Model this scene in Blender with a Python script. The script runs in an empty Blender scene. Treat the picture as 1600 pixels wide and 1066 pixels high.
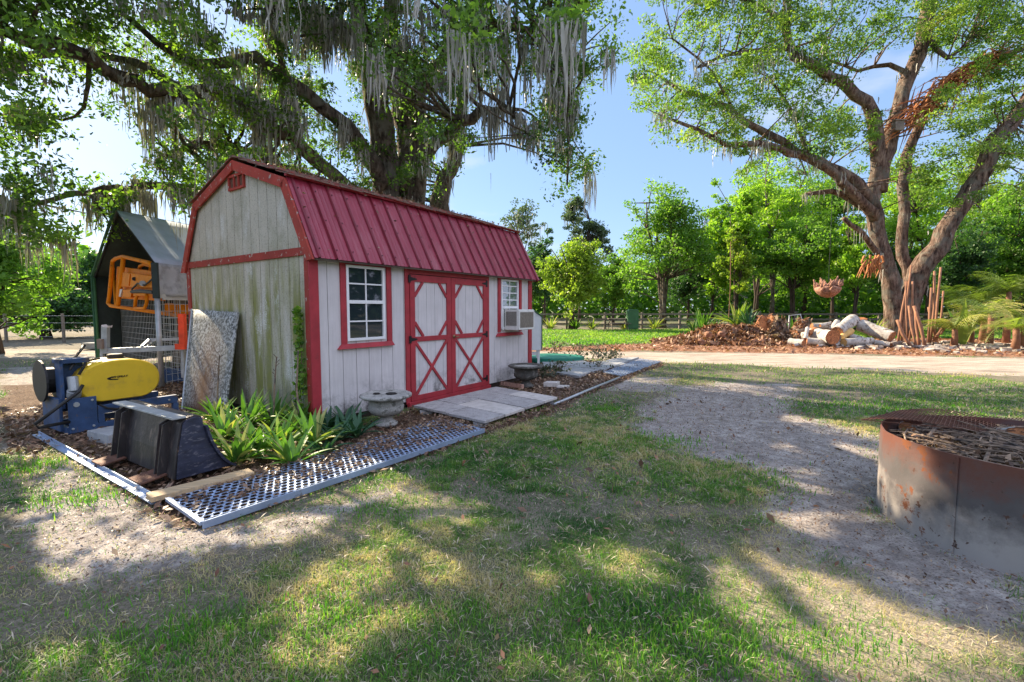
import bpy, math, random
import numpy as np
from mathutils import Vector, Matrix
random.seed(7); rng = np.random.default_rng(11)
R = math.radians
scene = bpy.context.scene
COL = scene.collection

# ------------------------------------------------------------------ camera and survey helpers
H = 1.42; F = 719.7; PITCH = R(3.915)
CA, SA = math.cos(PITCH), math.sin(PITCH)
def ray(px, py):
    x = (px-800)/F; v = (533-py)/F
    return Vector((x, CA+v*SA, -SA+v*CA))
def gp(px, py, z=0.0):                      # a ground point (height z) seen at a photo pixel
    d = ray(px, py); t = (z-H)/d.z
    return Vector((d.x*t, d.y*t, z))
def pt(px, py, Y):                          # a point at depth Y
    d = ray(px, py); t = Y/d.y
    return Vector((d.x*t, Y, H+d.z*t))
def to_px(P):                               # numpy Nx3 -> pixels
    P = np.asarray(P, float).reshape(-1, 3)
    z = P[:, 2]-H; yc = P[:, 1]*CA-z*SA; zc = P[:, 1]*SA+z*CA
    yc = np.where(np.abs(yc) < 1e-3, 1e-3, yc)
    return np.stack([800+F*P[:, 0]/yc, 533-F*zc/yc, yc], 1)

SUN_AZ, SUN_EL = R(-51), R(32)
SUN = np.array([math.sin(SUN_AZ)*math.cos(SUN_EL), math.cos(SUN_AZ)*math.cos(SUN_EL), math.sin(SUN_EL)])

cam_d = bpy.data.cameras.new('camera'); cam = bpy.data.objects.new('camera', cam_d); COL.objects.link(cam)
cam.location = (0, 0, H); cam.rotation_euler = (R(90)-PITCH, 0, 0)
cam_d.sensor_width = 36; cam_d.lens = F/1600*36; cam_d.clip_start = .05; cam_d.clip_end = 6000
scene.camera = cam

# ------------------------------------------------------------------ materials
def nodes(name):
    m = bpy.data.materials.new(name); m.use_nodes = True
    nt = m.node_tree; b = nt.nodes['Principled BSDF']
    return m, nt, b
def N(nt, t, **k):
    n = nt.nodes.new(t)
    for a, v in k.items():
        if a.startswith('i_'): n.inputs[a[2:].replace('_', ' ')].default_value = v
        else: setattr(n, a, v)
    return n
def ramp(nt, fac, stops):
    r = N(nt, 'ShaderNodeValToRGB'); e = r.color_ramp.elements
    while len(e) < len(stops): e.new(.5)
    for i, (p, c) in enumerate(stops):
        e[i].position = p; e[i].color = (*c, 1) if len(c) == 3 else c
    nt.links.new(fac, r.inputs[0]); return r.outputs[0]
def noise(nt, scale, detail=4, rough=.55, coords='Object', stretch=None):
    tc = N(nt, 'ShaderNodeTexCoord'); out = tc.outputs[coords]
    if stretch:
        mp = N(nt, 'ShaderNodeMapping'); mp.inputs['Scale'].default_value = stretch
        nt.links.new(out, mp.inputs[0]); out = mp.outputs[0]
    n = N(nt, 'ShaderNodeTexNoise'); n.inputs['Scale'].default_value = scale
    n.inputs['Detail'].default_value = detail; n.inputs['Roughness'].default_value = rough
    nt.links.new(out, n.inputs['Vector']); return n.outputs['Fac']
def mixc(nt, f, a, b):
    m = N(nt, 'ShaderNodeMix', data_type='RGBA')
    for s, v in ((0, f), (6, a), (7, b)):
        if hasattr(v, 'is_output'): nt.links.new(v, m.inputs[s])
        else: m.inputs[s].default_value = v if s == 0 else (*v, 1)
    return m.outputs[2]
def bump(nt, b, fac, strength=.3, dist=.01):
    n = N(nt, 'ShaderNodeBump'); n.inputs['Strength'].default_value = strength; n.inputs['Distance'].default_value = dist
    nt.links.new(fac, n.inputs['Height']); nt.links.new(n.outputs[0], b.inputs['Normal'])
def mat(name, col, rough=.7, metal=0, var=.25, scale=6, col2=None, col3=None, bmp=.15, bscale=40, spec=.4, stretch=None, thr=(.45, .6), s2=None, coords='Object'):
    """base colour with mottling; col2 = patches with noise threshold; col3 = finer specks"""
    m, nt, b = nodes(name)
    b.inputs['Roughness'].default_value = rough; b.inputs['Metallic'].default_value = metal
    b.inputs['Specular IOR Level'].default_value = spec
    n = noise(nt, scale, 5, .6, coords, stretch)
    c = ramp(nt, n, [(.3, tuple(x*(1-var) for x in col)), (.7, tuple(min(1, x*(1+var)) for x in col))])
    if col2:
        n2 = noise(nt, s2 or scale*1.7, 6, .65, coords, stretch)
        f = ramp(nt, n2, [(thr[0], (0, 0, 0)), (thr[1], (1, 1, 1))])
        c = mixc(nt, f, c, col2)
    if col3:
        n3 = noise(nt, scale*9, 4, .7, coords)
        f = ramp(nt, n3, [(.56, (0, 0, 0)), (.62, (1, 1, 1))])
        c = mixc(nt, f, c, col3)
    nt.links.new(c, b.inputs['Base Color'])
    if bmp: bump(nt, b, noise(nt, bscale, 4, .6, coords), bmp)
    return m
def leafmat(name, dark, light, trans=.4, tl=1.6, yellow=None):
    m, nt, b = nodes(name)
    at = N(nt, 'ShaderNodeAttribute', attribute_name='rnd')
    st = [(0, dark), (.8, light)]
    if yellow: st = [(0, dark), (.7, light), (1, yellow)]
    c = ramp(nt, at.outputs['Fac'], st)
    nt.links.new(c, b.inputs['Base Color']); b.inputs['Roughness'].default_value = .5
    b.inputs['Specular IOR Level'].default_value = .35
    tr = N(nt, 'ShaderNodeBsdfTranslucent')
    mm = N(nt, 'ShaderNodeMix', data_type='RGBA', blend_type='MULTIPLY'); mm.inputs[0].default_value = 1
    nt.links.new(c, mm.inputs[6]); mm.inputs[7].default_value = (tl*1.15, tl*1.3, tl*.5, 1)
    nt.links.new(mm.outputs[2], tr.inputs[0])
    mx = N(nt, 'ShaderNodeMixShader'); mx.inputs[0].default_value = trans
    nt.links.new(b.outputs[0], mx.inputs[1]); nt.links.new(tr.outputs[0], mx.inputs[2])
    nt.links.new(mx.outputs[0], nt.nodes['Material Output'].inputs[0]); return m

M = {}
# shed
def siding_mat(name, grime):
    m, nt, b = nodes(name); b.inputs['Roughness'].default_value = .8
    base = (.64, .605, .60) if not grime else (.52, .49, .405)
    c = ramp(nt, noise(nt, 3, 6, .6), [(.3, tuple(x*.9 for x in base)), (.7, tuple(x*1.06 for x in base))])
    c = mixc(nt, ramp(nt, noise(nt, 30, 3, .6, stretch=(1, 1, .06)), [(.35, (.0, .0, .0)), (.75, (.25, .25, .25))]), c, (.30, .28, .25))
    tc = N(nt, 'ShaderNodeTexCoord'); sp = N(nt, 'ShaderNodeSeparateXYZ'); nt.links.new(tc.outputs['Object'], sp.inputs[0])
    if grime:
        # green algae runs below the band and dark fungus specks
        run = noise(nt, 5, 6, .65, stretch=(1, 1, .12))
        zr = ramp(nt, sp.outputs['Z'], [(.0, (.5, .5, .5)), (1.0, (1, 1, 1))])
        zf = N(nt, 'ShaderNodeMapRange'); zf.inputs['From Min'].default_value = 2.4; zf.inputs['From Max'].default_value = 1.5
        nt.links.new(sp.outputs['Z'], zf.inputs[0])
        mu = N(nt, 'ShaderNodeMath', operation='MULTIPLY'); nt.links.new(ramp(nt, run, [(.40, (0, 0, 0)), (.58, (1, 1, 1))]), mu.inputs[0]); nt.links.new(zf.outputs[0], mu.inputs[1])
        mu2 = N(nt, 'ShaderNodeMath', operation='MULTIPLY'); nt.links.new(mu.outputs[0], mu2.inputs[0]); mu2.inputs[1].default_value = 1.0
        c = mixc(nt, mu2.outputs[0], c, (.22, .23, .06))
        c = mixc(nt, ramp(nt, noise(nt, 2.2, 6, .7), [(.5, (0, 0, 0)), (.72, (.7, .7, .7))]), c, (.25, .25, .17))
        sp2 = noise(nt, 45, 6, .75)
        c = mixc(nt, ramp(nt, sp2, [(.53, (0, 0, 0)), (.64, (.8, .8, .8))]), c, (.13, .13, .10))
        wl = N(nt, 'ShaderNodeMath', operation='MULTIPLY'); nt.links.new(ramp(nt, noise(nt, 3.1, 5, .7, stretch=(1, 1, .35)), [(.56, (0, 0, 0)), (.66, (1, 1, 1))]), wl.inputs[0])
        nt.links.new(ramp(nt, noise(nt, 60, 4, .7), [(.42, (0, 0, 0)), (.55, (1, 1, 1))]), wl.inputs[1])
        c = mixc(nt, wl.outputs[0], c, (.62, .63, .60))
    # splash-back stains at the foot of the wall
    zf = N(nt, 'ShaderNodeMapRange'); zf.inputs['From Min'].default_value = .55; zf.inputs['From Max'].default_value = .12
    nt.links.new(sp.outputs['Z'], zf.inputs[0])
    mu = N(nt, 'ShaderNodeMath', operation='MULTIPLY'); nt.links.new(ramp(nt, noise(nt, 4, 6, .75), [(.47, (0, 0, 0)), (.62, (1, 1, 1))]), mu.inputs[0]); nt.links.new(zf.outputs[0], mu.inputs[1])
    c = mixc(nt, mu.outputs[0], c, (.10, .095, .09))
    nt.links.new(c, b.inputs['Base Color']); bump(nt, b, noise(nt, 40, 5, .6, stretch=(1, 1, .15)), .35, .006)
    return m
M['siding'] = siding_mat('siding_paint', False)
M['siding_old'] = siding_mat('siding_weathered', True)
M['groove'] = mat('groove_dark', (.16, .15, .14), .9)
M['red'] = mat('red_paint', (.36, .030, .040), .6, var=.18, col2=(.26, .03, .035), thr=(.55, .7), bscale=60)
M['red_peel'] = mat('red_paint_peeling', (.36, .045, .03), .7, var=.2, scale=5, col2=(.38, .33, .28), thr=(.60, .62), s2=14, bmp=.4, bscale=30)
M['red_band'] = mat('red_paint_lichen', (.30, .035, .025), .7, var=.2, scale=3, col2=(.44, .44, .38), thr=(.60, .64), s2=11, bmp=.5, bscale=30)
M['roof'] = mat('red_roof_metal', (.27, .024, .05), .38, .0, var=.16, scale=3, spec=.6, bmp=.05, bscale=8, col2=(.33, .075, .10), thr=(.5, .68), s2=4, stretch=(1.5, .4, .4))
M['rib'] = mat('shaded_roof_rib', (.17, .014, .026), .45, var=.2)  # darker red: shading and reflection of the ribs put into the colour
M['shingle'] = mat('old_roof_deck', (.20, .13, .10), .9, var=.4, scale=8, col2=(.30, .06, .05), thr=(.5, .58), col3=(.10, .08, .07), bmp=.7)
M['white'] = mat('white_vinyl', (.78, .78, .78), .45, var=.04)
M['glass'] = None
m, nt, b = nodes('window_glass'); b.inputs['Base Color'].default_value = (.02, .03, .035, 1); b.inputs['Roughness'].default_value = .03
b.inputs['Specular IOR Level'].default_value = .9; M['glass'] = m
M['black'] = mat('black_iron', (.015, .015, .018), .5, .3, bmp=.1)
M['brass'] = mat('latch_metal', (.3, .22, .12), .4, .9)
M['blinds'] = mat('blind_slats', (.42, .45, .44), .6)
M['ac_white'] = mat('aircon_plastic', (.66, .66, .62), .5, var=.08, col2=(.45, .42, .36), thr=(.6, .8))
M['ac_grille'] = mat('aircon_grille', (.20, .18, .15), .6, .3, var=.3, scale=30)
# metals
M['steel'] = mat('blue_grey_steel', (.30, .38, .52), .45, .35, var=.2, scale=5, col2=(.18, .14, .11), thr=(.62, .72), bmp=.2)
M['galv'] = mat('galvanised_steel', (.42, .45, .47), .45, .5, var=.18, scale=9)
M['bucket'] = mat('bucket_paint', (.03, .036, .065), .48, .2, var=.4, scale=7, stretch=(1, 1, 3), col2=(.15, .15, .18), thr=(.56, .68), bmp=.3, spec=.5)
M['bucket_face'] = mat('bucket_worn_steel', (.055, .05, .052), .42, .35, var=.5, scale=9, stretch=(1, 1, .25), col2=(.20, .16, .14), thr=(.54, .68), bmp=.25)
M['blue'] = mat('blue_frame_paint', (.035, .075, .17), .5, .1, var=.35, scale=6, col2=(.12, .09, .07), thr=(.58, .66), bmp=.15)
M['yellow'] = mat('yellow_plastic', (.74, .50, .03), .42, var=.10, scale=3, col2=(.42, .26, .06), thr=(.56, .78), bmp=.04)
M['yellow'].node_tree.nodes['Principled BSDF'].inputs['Subsurface Weight'].default_value = .05
M['rubber'] = mat('black_rubber', (.02, .02, .02), .55)
M['orange'] = mat('orange_enamel', (.85, .27, .008), .6, spec=.15, var=.12, scale=6, col2=(.4, .12, .03), thr=(.62, .7))
M['redorange'] = mat('red_orange_plastic', (.80, .07, .02), .5)
M['tarp'] = mat('grey_tarp', (.36, .42, .49), .55, var=.15, scale=2.5, bmp=.5, bscale=5)
M['tarp_side'] = mat('grey_tarp_side', (.36, .39, .41), .55, var=.15, scale=2.5, bmp=.6, bscale=4, col2=(.20, .21, .21), thr=(.5, .7))
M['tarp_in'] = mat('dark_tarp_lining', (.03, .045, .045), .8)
M['tarp_green'] = mat('green_tarp_edge', (.02, .10, .05), .7)
M['rustwire'] = mat('wire_mesh_metal', (.30, .28, .26), .5, .4, var=.3)
M['lumber'] = mat('sawn_lumber', (.50, .36, .20), .75, var=.2, scale=3, stretch=(1, 12, 12), col2=(.28, .24, .19), thr=(.5, .7))
M['oldwood'] = mat('weathered_wood', (.23, .18, .14), .9, var=.3, scale=4, stretch=(1, 1, .2), bmp=.4)
M['greywood'] = mat('grey_fence_wood', (.20, .17, .14), .9, var=.35, scale=4, bmp=.3)
M['concrete'] = mat('lichened_concrete', (.34, .33, .30), .9, var=.3, scale=9, col2=(.12, .12, .10), thr=(.53, .62), col3=(.52, .51, .47), bmp=.8, bscale=30)
M['concrete_dark'] = mat('blackened_concrete', (.09, .085, .075), .9, var=.4, scale=9, col2=(.22, .21, .19), thr=(.55, .65), bmp=.8, bscale=30)
M['stone'] = mat('travertine_paver', (.40, .38, .37), .8, var=.14, scale=5, col2=(.27, .255, .25), thr=(.48, .66), col3=(.20, .18, .16), bmp=.3)
M['stone_pale'] = mat('pale_travertine_paver', (.56, .52, .48), .8, var=.14, scale=5, col2=(.42, .39, .35), thr=(.5, .66), bmp=.3)
M['brick'] = mat('pink_brick', (.42, .25, .19), .9, var=.25, scale=8, bmp=.5)
M['slab'] = mat('grey_slab', (.30, .31, .32), .85, var=.2, scale=5, bmp=.4, col2=(.42, .42, .40), thr=(.52, .65))
M['green_lid'] = mat('green_lid', (.01, .17, .11), .6, var=.15)
M['hutch'] = mat('white_painted_box', (.78, .82, .82), .6, var=.06)
M['greenpaint'] = mat('green_paint', (.05, .15, .06), .6, var=.2, scale=3)
M['white_ribbon'] = mat('white_cloth', (.7, .65, .65), .8)
# speckled leaning panel: lichen specks on galvanised, brown streak
m, nt, b = nodes('speckled_panel'); b.inputs['Roughness'].default_value = .75
c = ramp(nt, noise(nt, 30, 3, .65), [(.43, (.06, .065, .065)), (.50, (.22, .235, .23)), (.57, (.46, .48, .47))])
fine = ramp(nt, noise(nt, 3, 5, .6), [(.35, (0, 0, 0)), (.6, (1, 1, 1))])
c = mixc(nt, fine, mixc(nt, .6, c, (.24, .23, .18)), c)
tc = N(nt, 'ShaderNodeTexCoord'); sp = N(nt, 'ShaderNodeSeparateXYZ'); nt.links.new(tc.outputs['Object'], sp.inputs[0])
st = N(nt, 'ShaderNodeMapRange'); st.inputs['From Min'].default_value = .40; st.inputs['From Max'].default_value = .0
ab = N(nt, 'ShaderNodeMath', operation='SUBTRACT'); ab.inputs[1].default_value = .42; nt.links.new(sp.outputs['X'], ab.inputs[0])
ab2 = N(nt, 'ShaderNodeMath', operation='ABSOLUTE'); nt.links.new(ab.outputs[0], ab2.inputs[0]); nt.links.new(ab2.outputs[0], st.inputs[0])
z1 = N(nt, 'ShaderNodeMapRange'); z1.inputs['From Min'].default_value = 1.3; z1.inputs['From Max'].default_value = .5; nt.links.new(sp.outputs['Z'], z1.inputs[0])
mu = N(nt, 'ShaderNodeMath', operation='MULTIPLY'); nt.links.new(st.outputs[0], mu.inputs[0]); nt.links.new(z1.outputs[0], mu.inputs[1])
mu2 = N(nt, 'ShaderNodeMath', operation='MULTIPLY'); nt.links.new(mu.outputs[0], mu2.inputs[0]); nt.links.new(ramp(nt, noise(nt, 6, 6, .75, stretch=(1, 1, .4)), [(.30, (0, 0, 0)), (.48, (1, 1, 1))]), mu2.inputs[1])
c = mixc(nt, mu2.outputs[0], c, (.19, .10, .045)); nt.links.new(c, b.inputs['Base Color']); bump(nt, b, noise(nt, 42, 3, .6), .4, .004); M['panel'] = m
# fire ring steel
m, nt, b = nodes('scorched_ring_steel'); b.inputs['Roughness'].default_value = .6; b.inputs['Metallic'].default_value = .25
c = ramp(nt, noise(nt, 2.2, 5, .6), [(.3, (.085, .08, .08)), (.7, (.15, .13, .13))])
tc = N(nt, 'ShaderNodeTexCoord'); sp = N(nt, 'ShaderNodeSeparateXYZ'); nt.links.new(tc.outputs['Object'], sp.inputs[0])
nz = noise(nt, 3.0, 8, .72)
ad = N(nt, 'ShaderNodeMath', operation='MULTIPLY_ADD'); nt.links.new(nz, ad.inputs[0]); ad.inputs[1].default_value = .62; nt.links.new(sp.outputs['Z'], ad.inputs[2])
top = N(nt, 'ShaderNodeMapRange'); top.inputs['From Min'].default_value = .68; top.inputs['From Max'].default_value = .86; nt.links.new(ad.outputs[0], top.inputs[0])
c = mixc(nt, top.outputs[0], c, (.17, .068, .048))
low = N(nt, 'ShaderNodeMapRange'); low.inputs['From Min'].default_value = .62; low.inputs['From Max'].default_value = .42; nt.links.new(ad.outputs[0], low.inputs[0])
c = mixc(nt, low.outputs[0], c, (.42, .38, .35))
c = mixc(nt, ramp(nt, noise(nt, 4.5, 7, .75), [(.575, (0, 0, 0)), (.61, (1, 1, 1))]), c, (.22, .075, .03))
c = mixc(nt, ramp(nt, noise(nt, 22, 3, .6), [(.66, (0, 0, 0)), (.69, (1, 1, 1))]), c, (.10, .05, .035))
nt.links.new(c, b.inputs['Base Color']); bump(nt, b, noise(nt, 20, 5, .6), .3, .006); M['ring'] = m
M['soot'] = mat('soot', (.02, .018, .016), .95)
M['rust'] = mat('rusty_steel', (.15, .07, .045), .75, .3, var=.4, scale=12)
def barkmat(name, dark, mid, light, sc, patch):
    m, nt, b = nodes(name); b.inputs['Roughness'].default_value = .95; b.inputs['Specular IOR Level'].default_value = .15
    f = noise(nt, sc, 8, .7, stretch=(1, 1, .28))
    c = ramp(nt, f, [(.36, dark), (.5, mid), (.64, light)])
    c = mixc(nt, ramp(nt, noise(nt, sc*.3, 6, .65), [(.5, (0, 0, 0)), (.62, (.8, .8, .8))]), c, patch)
    nt.links.new(c, b.inputs['Base Color']); bump(nt, b, f, 1, .12); return m
M['bark'] = barkmat('oak_bark', (.03, .024, .02), (.12, .095, .075), (.25, .21, .17), 9, (.20, .20, .16))
M['bark_red'] = barkmat('reddish_bark', (.03, .02, .017), (.15, .098, .075), (.31, .235, .185), 6, (.16, .15, .125))
M['bark_dark'] = mat('dark_bark', (.07, .05, .04), .95, var=.4, scale=3, bmp=.8, bscale=9)
M['logbark'] = mat('pale_log_bark', (.46, .43, .39), .95, var=.4, scale=4, col2=(.17, .12, .09), thr=(.52, .62), bmp=1, bscale=9)
M['logend'] = mat('cut_log_face', (.40, .17, .07), .9, var=.5, scale=14, col2=(.20, .08, .04), thr=(.5, .6), bmp=.6)
M['logyellow'] = mat('fresh_split_wood', (.60, .38, .14), .85, var=.2, scale=8)
M['twig'] = mat('dry_twigs', (.25, .18, .125), .9, var=.5, scale=9, col2=(.09, .07, .06), thr=(.5, .6))
M['orangewood'] = mat('orange_dead_frond', (.36, .14, .05), .8, var=.4, scale=4)
M['pinkroot'] = mat('pink_root_ball', (.36, .19, .13), .9, var=.4, scale=6, col2=(.17, .08, .05), thr=(.5, .6), bmp=.8)
M['cane'] = mat('red_brown_cane', (.27, .13, .075), .8, var=.35, scale=3)
M['dirtmound'] = mat('brown_debris', (.17, .11, .075), .95, var=.4, scale=4, bmp=1, bscale=8)
M['leaf_oak'] = leafmat('oak_leaves', (.03, .065, .02), (.095, .175, .036), .45, 1.9, (.21, .33, .05))
M['leaf_oak2'] = leafmat('feathery_oak_leaves', (.04, .09, .018), (.14, .23, .04), .45, 1.8, (.22, .28, .06))
M['leaf_bright'] = leafmat('bright_leaves', (.065, .15, .02), (.21, .34, .04), .47, 1.8, (.33, .40, .07))
M['leaf_mid'] = leafmat('mid_green_leaves', (.04, .10, .018), (.135, .255, .04), .45, 1.8, (.27, .38, .06))
M['leaf_yellow'] = leafmat('yellow_green_leaves', (.07, .13, .02), (.23, .32, .045), .45, 1.7, (.46, .48, .10))
M['leaf_dark'] = leafmat('dark_leaves', (.015, .05, .025), (.06, .14, .045), .38, 1.5, (.12, .22, .05))
M['leaf_grey'] = leafmat('grey_green_leaves', (.05, .075, .05), (.10, .15, .09), .35, 1.4, (.14, .2, .11))
M['moss'] = leafmat('spanish_moss', (.22, .215, .19), (.42, .41, .375), .16, .8, (.55, .53, .49))
M['aloe'] = leafmat('aloe_leaves', (.045, .12, .025), (.12, .25, .045), .25, 1.6, (.42, .40, .14))
M['fern'] = leafmat('dark_agave_leaves', (.02, .07, .04), (.05, .13, .06), .2, 1.2, (.10, .2, .08))
M['palm'] = leafmat('palm_fronds', (.07, .13, .025), (.20, .26, .06), .42, 1.5, (.42, .38, .15))
M['grass'] = leafmat('grass_blades', (.035, .14, .02), (.16, .28, .055), .35, 1.5, (.50, .42, .24))
M['straw'] = leafmat('straw', (.20, .16, .11), (.46, .38, .27), .15, 1.0, (.62, .54, .42))
M['grass_lush'] = leafmat('lush_grass_blades', (.05, .17, .02), (.13, .33, .03), .35, 1.5, (.26, .38, .06))
M['litter'] = leafmat('dry_leaf_litter', (.07, .04, .025), (.24, .14, .09), .15, 1.0, (.46, .34, .23))
M['litter_red'] = leafmat('reddish_bark_chips', (.14, .06, .035), (.36, .18, .10), .1, 1.0, (.55, .38, .24))
M['weed'] = leafmat('purple_weed_leaves', (.04, .05, .035), (.10, .12, .07), .2, 1.2)
M['rock'] = mat('pale_rubble', (.45, .40, .35), .9, var=.4, scale=1.5, bmp=.6, col2=(.20, .15, .12), thr=(.45, .6))
M['house'] = mat('pale_blue_siding', (.32, .42, .52), .7, var=.05)
M['houseroof'] = mat('grey_shingles', (.13, .13, .14), .9, var=.2, scale=3)

# ------------------------------------------------------------------ mesh helpers
class MB:
    def __init__(s): s.v = []; s.f = []; s.m = []
    def add(s, vs, fs, mi=0):
        o = len(s.v); s.v += [tuple(p) for p in vs]; s.f += [tuple(i+o for i in f) for f in fs]; s.m += [mi]*len(fs); return s
    def box(s, lo, hi, mi=0, mtx=None):
        x0, y0, z0 = lo; x1, y1, z1 = hi
        vs = [Vector(p) for p in ((x0,y0,z0),(x1,y0,z0),(x1,y1,z0),(x0,y1,z0),(x0,y0,z1),(x1,y0,z1),(x1,y1,z1),(x0,y1,z1))]
        if mtx is not None: vs = [mtx@p for p in vs]
        return s.add(vs, [(3,2,1,0),(4,5,6,7),(0,1,5,4),(1,2,6,5),(2,3,7,6),(3,0,4,7)], mi)
    def bar(s, a, b, w, h, up=(0,0,1), mi=0):          # rectangular bar from a to b, h along up
        a, b = Vector(a), Vector(b); d = (b-a); L = d.length; d.normalize(); up = Vector(up)
        side = d.cross(up)
        if side.length < 1e-4: side = d.cross(Vector((1, 0, 0)))
        side.normalize(); u = side.cross(d).normalized()
        mtx = Matrix((( *d, 0), (*side, 0), (*u, 0), (0,0,0,1))).transposed(); mtx.translation = a
        return s.box((0, -w/2, -h/2), (L, w/2, h/2), mi, mtx)
    def tube(s, pts, rad, n=8, mi=0, cap=True, jit=0):
        pts = [Vector(p) for p in pts]
        if not hasattr(rad, '__len__'): rad = [rad]*len(pts)
        vs = []; prev = None
        for i, p in enumerate(pts):
            d = (pts[min(i+1, len(pts)-1)]-pts[max(i-1, 0)]).normalized()
            if prev is None:
                a = d.orthogonal().normalized()
            else:
                a = (prev-d*prev.dot(d)); a = a.normalized() if a.length > 1e-5 else d.orthogonal().normalized()
            prev = a; bb = d.cross(a)
            for k in range(n):
                t = 2*math.pi*k/n; rr = rad[i]*(1+(random.uniform(-jit, jit) if jit else 0))
                vs.append(p+(a*math.cos(t)+bb*math.sin(t))*rr)
        fs = [(i*n+k, i*n+(k+1) % n, (i+1)*n+(k+1) % n, (i+1)*n+k) for i in range(len(pts)-1) for k in range(n)]
        if cap: fs += [tuple(range(n-1, -1, -1)), tuple(range((len(pts)-1)*n, len(pts)*n))]
        return s.add(vs, fs, mi)
    def lathe(s, prof, c=(0,0,0), n=32, mi=0, jit=0, sy=1):
        vs = []
        for (r, z) in prof:
            for k in range(n):
                t = 2*math.pi*k/n; rr = r*(1+(random.uniform(-jit, jit) if jit else 0))
                vs.append((c[0]+rr*math.cos(t), c[1]+rr*math.sin(t)*sy, c[2]+z))
        fs = [(i*n+k, i*n+(k+1) % n, (i+1)*n+(k+1) % n, (i+1)*n+k) for i in range(len(prof)-1) for k in range(n)]
        return s.add(vs, fs, mi)
    def prism(s, poly, off, mi=0):                      # extrude a 3D polygon by vector off
        p = [Vector(q) for q in poly]; off = Vector(off); n = len(p)
        return s.add(p+[q+off for q in p], [tuple(range(n))[::-1], tuple(range(n, 2*n))]+[(i, (i+1) % n, n+(i+1) % n, n+i) for i in range(n)], mi)
    def build(s, name, mats, parent=None, smooth=False, bevel=0, loc=None):
        me = bpy.data.meshes.new(name); me.from_pydata(s.v, [], s.f); 
        mats = mats if isinstance(mats, (list, tuple)) else [mats]
        for q in mats: me.materials.append(q)
        if len(mats) > 1: me.polygons.foreach_set('material_index', s.m)
        if smooth: me.polygons.foreach_set('use_smooth', [True]*len(me.polygons))
        me.validate(); me.update()
        o = bpy.data.objects.new(name, me); COL.objects.link(o)
        if parent is not None: o.parent = parent
        if loc is not None: o.location = loc
        if bevel:
            b = o.modifiers.new('bevel', 'BEVEL'); b.width = bevel; b.segments = 2; b.limit_method = 'ANGLE'; b.harden_normals = False
        return o
def npmesh(name, V, k, material, rnd=None, parent=None, smooth=False):
    """V: (n,k,3) independent polygons with k corners (k = 3 or 4)"""
    V = np.asarray(V, np.float32); n = V.shape[0]
    me = bpy.data.meshes.new(name)
    me.vertices.add(n*k); me.vertices.foreach_set('co', V.reshape(-1))
    me.loops.add(n*k); me.loops.foreach_set('vertex_index', np.arange(n*k, dtype=np.int32))
    me.polygons.add(n); me.polygons.foreach_set('loop_start', np.arange(0, n*k, k, dtype=np.int32))
    if rnd is not None:
        a = me.attributes.new('rnd', 'FLOAT', 'POINT'); a.data.foreach_set('value', np.repeat(np.asarray(rnd, np.float32), k))
    me.materials.append(material); me.update(calc_edges=True)
    o = bpy.data.objects.new(name, me); COL.objects.link(o)
    if parent is not None: o.parent = parent
    return o
def tag(o, label=None, cat=None, group=None, kind=None):
    if label: o['label'] = label
    if cat: o['category'] = cat
    if group: o['group'] = group
    if kind: o['kind'] = kind
    return o
def thing(name, label, cat, loc=(0,0,0), rz=0, group=None):
    o = bpy.data.objects.new(name, None); COL.objects.link(o); o.location = loc; o.rotation_euler = (0,0,rz)
    return tag(o, label, cat, group)
def copy_tree(o, parent=None):
    c = o.copy(); COL.objects.link(c)
    if parent is not None: c.parent = parent
    for ch in list(o.children): copy_tree(ch, c)
    return c

# numpy value noise for masks
_P = rng.random((256, 256))
def vnoise(x, y):
    xi = np.floor(x).astype(int); yi = np.floor(y).astype(int); fx = x-xi; fy = y-yi
    fx = fx*fx*(3-2*fx); fy = fy*fy*(3-2*fy); g = lambda a, b: _P[a % 256, b % 256]
    return (g(xi, yi)*(1-fx)+g(xi+1, yi)*fx)*(1-fy)+(g(xi, yi+1)*(1-fx)+g(xi+1, yi+1)*fx)*fy
def fbm(x, y, s=1, o=4):
    r = 0; a = .5; t = 0
    for i in range(o): r = r+a*vnoise(x*s+i*17.3, y*s+i*9.1); t += a; a *= .55; s *= 2.1
    return r/t
def sdpoly(x, y, poly):                                 # signed distance, + inside
    x = np.asarray(x, float); y = np.asarray(y, float); d = np.full(x.shape, 1e9); ins = np.zeros(x.shape, bool)
    n = len(poly)
    for i in range(n):
        ax, ay = poly[i][0], poly[i][1]; bx, by = poly[(i+1) % n][0], poly[(i+1) % n][1]
        ex, ey = bx-ax, by-ay; t = np.clip(((x-ax)*ex+(y-ay)*ey)/(ex*ex+ey*ey+1e-12), 0, 1)
        d = np.minimum(d, np.hypot(x-ax-t*ex, y-ay-t*ey))
        c = ((ay > y) != (by > y)) & (x < (bx-ax)*(y-ay)/((by-ay)+1e-12)+ax); ins ^= c
    return np.where(ins, d, -d)
def soft(x, y, poly, w=.3):
    return np.clip(sdpoly(x, y, poly)/w*.5+.5, 0, 1)
PX = lambda *l: [gp(*p)[:2] for p in l]

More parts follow.
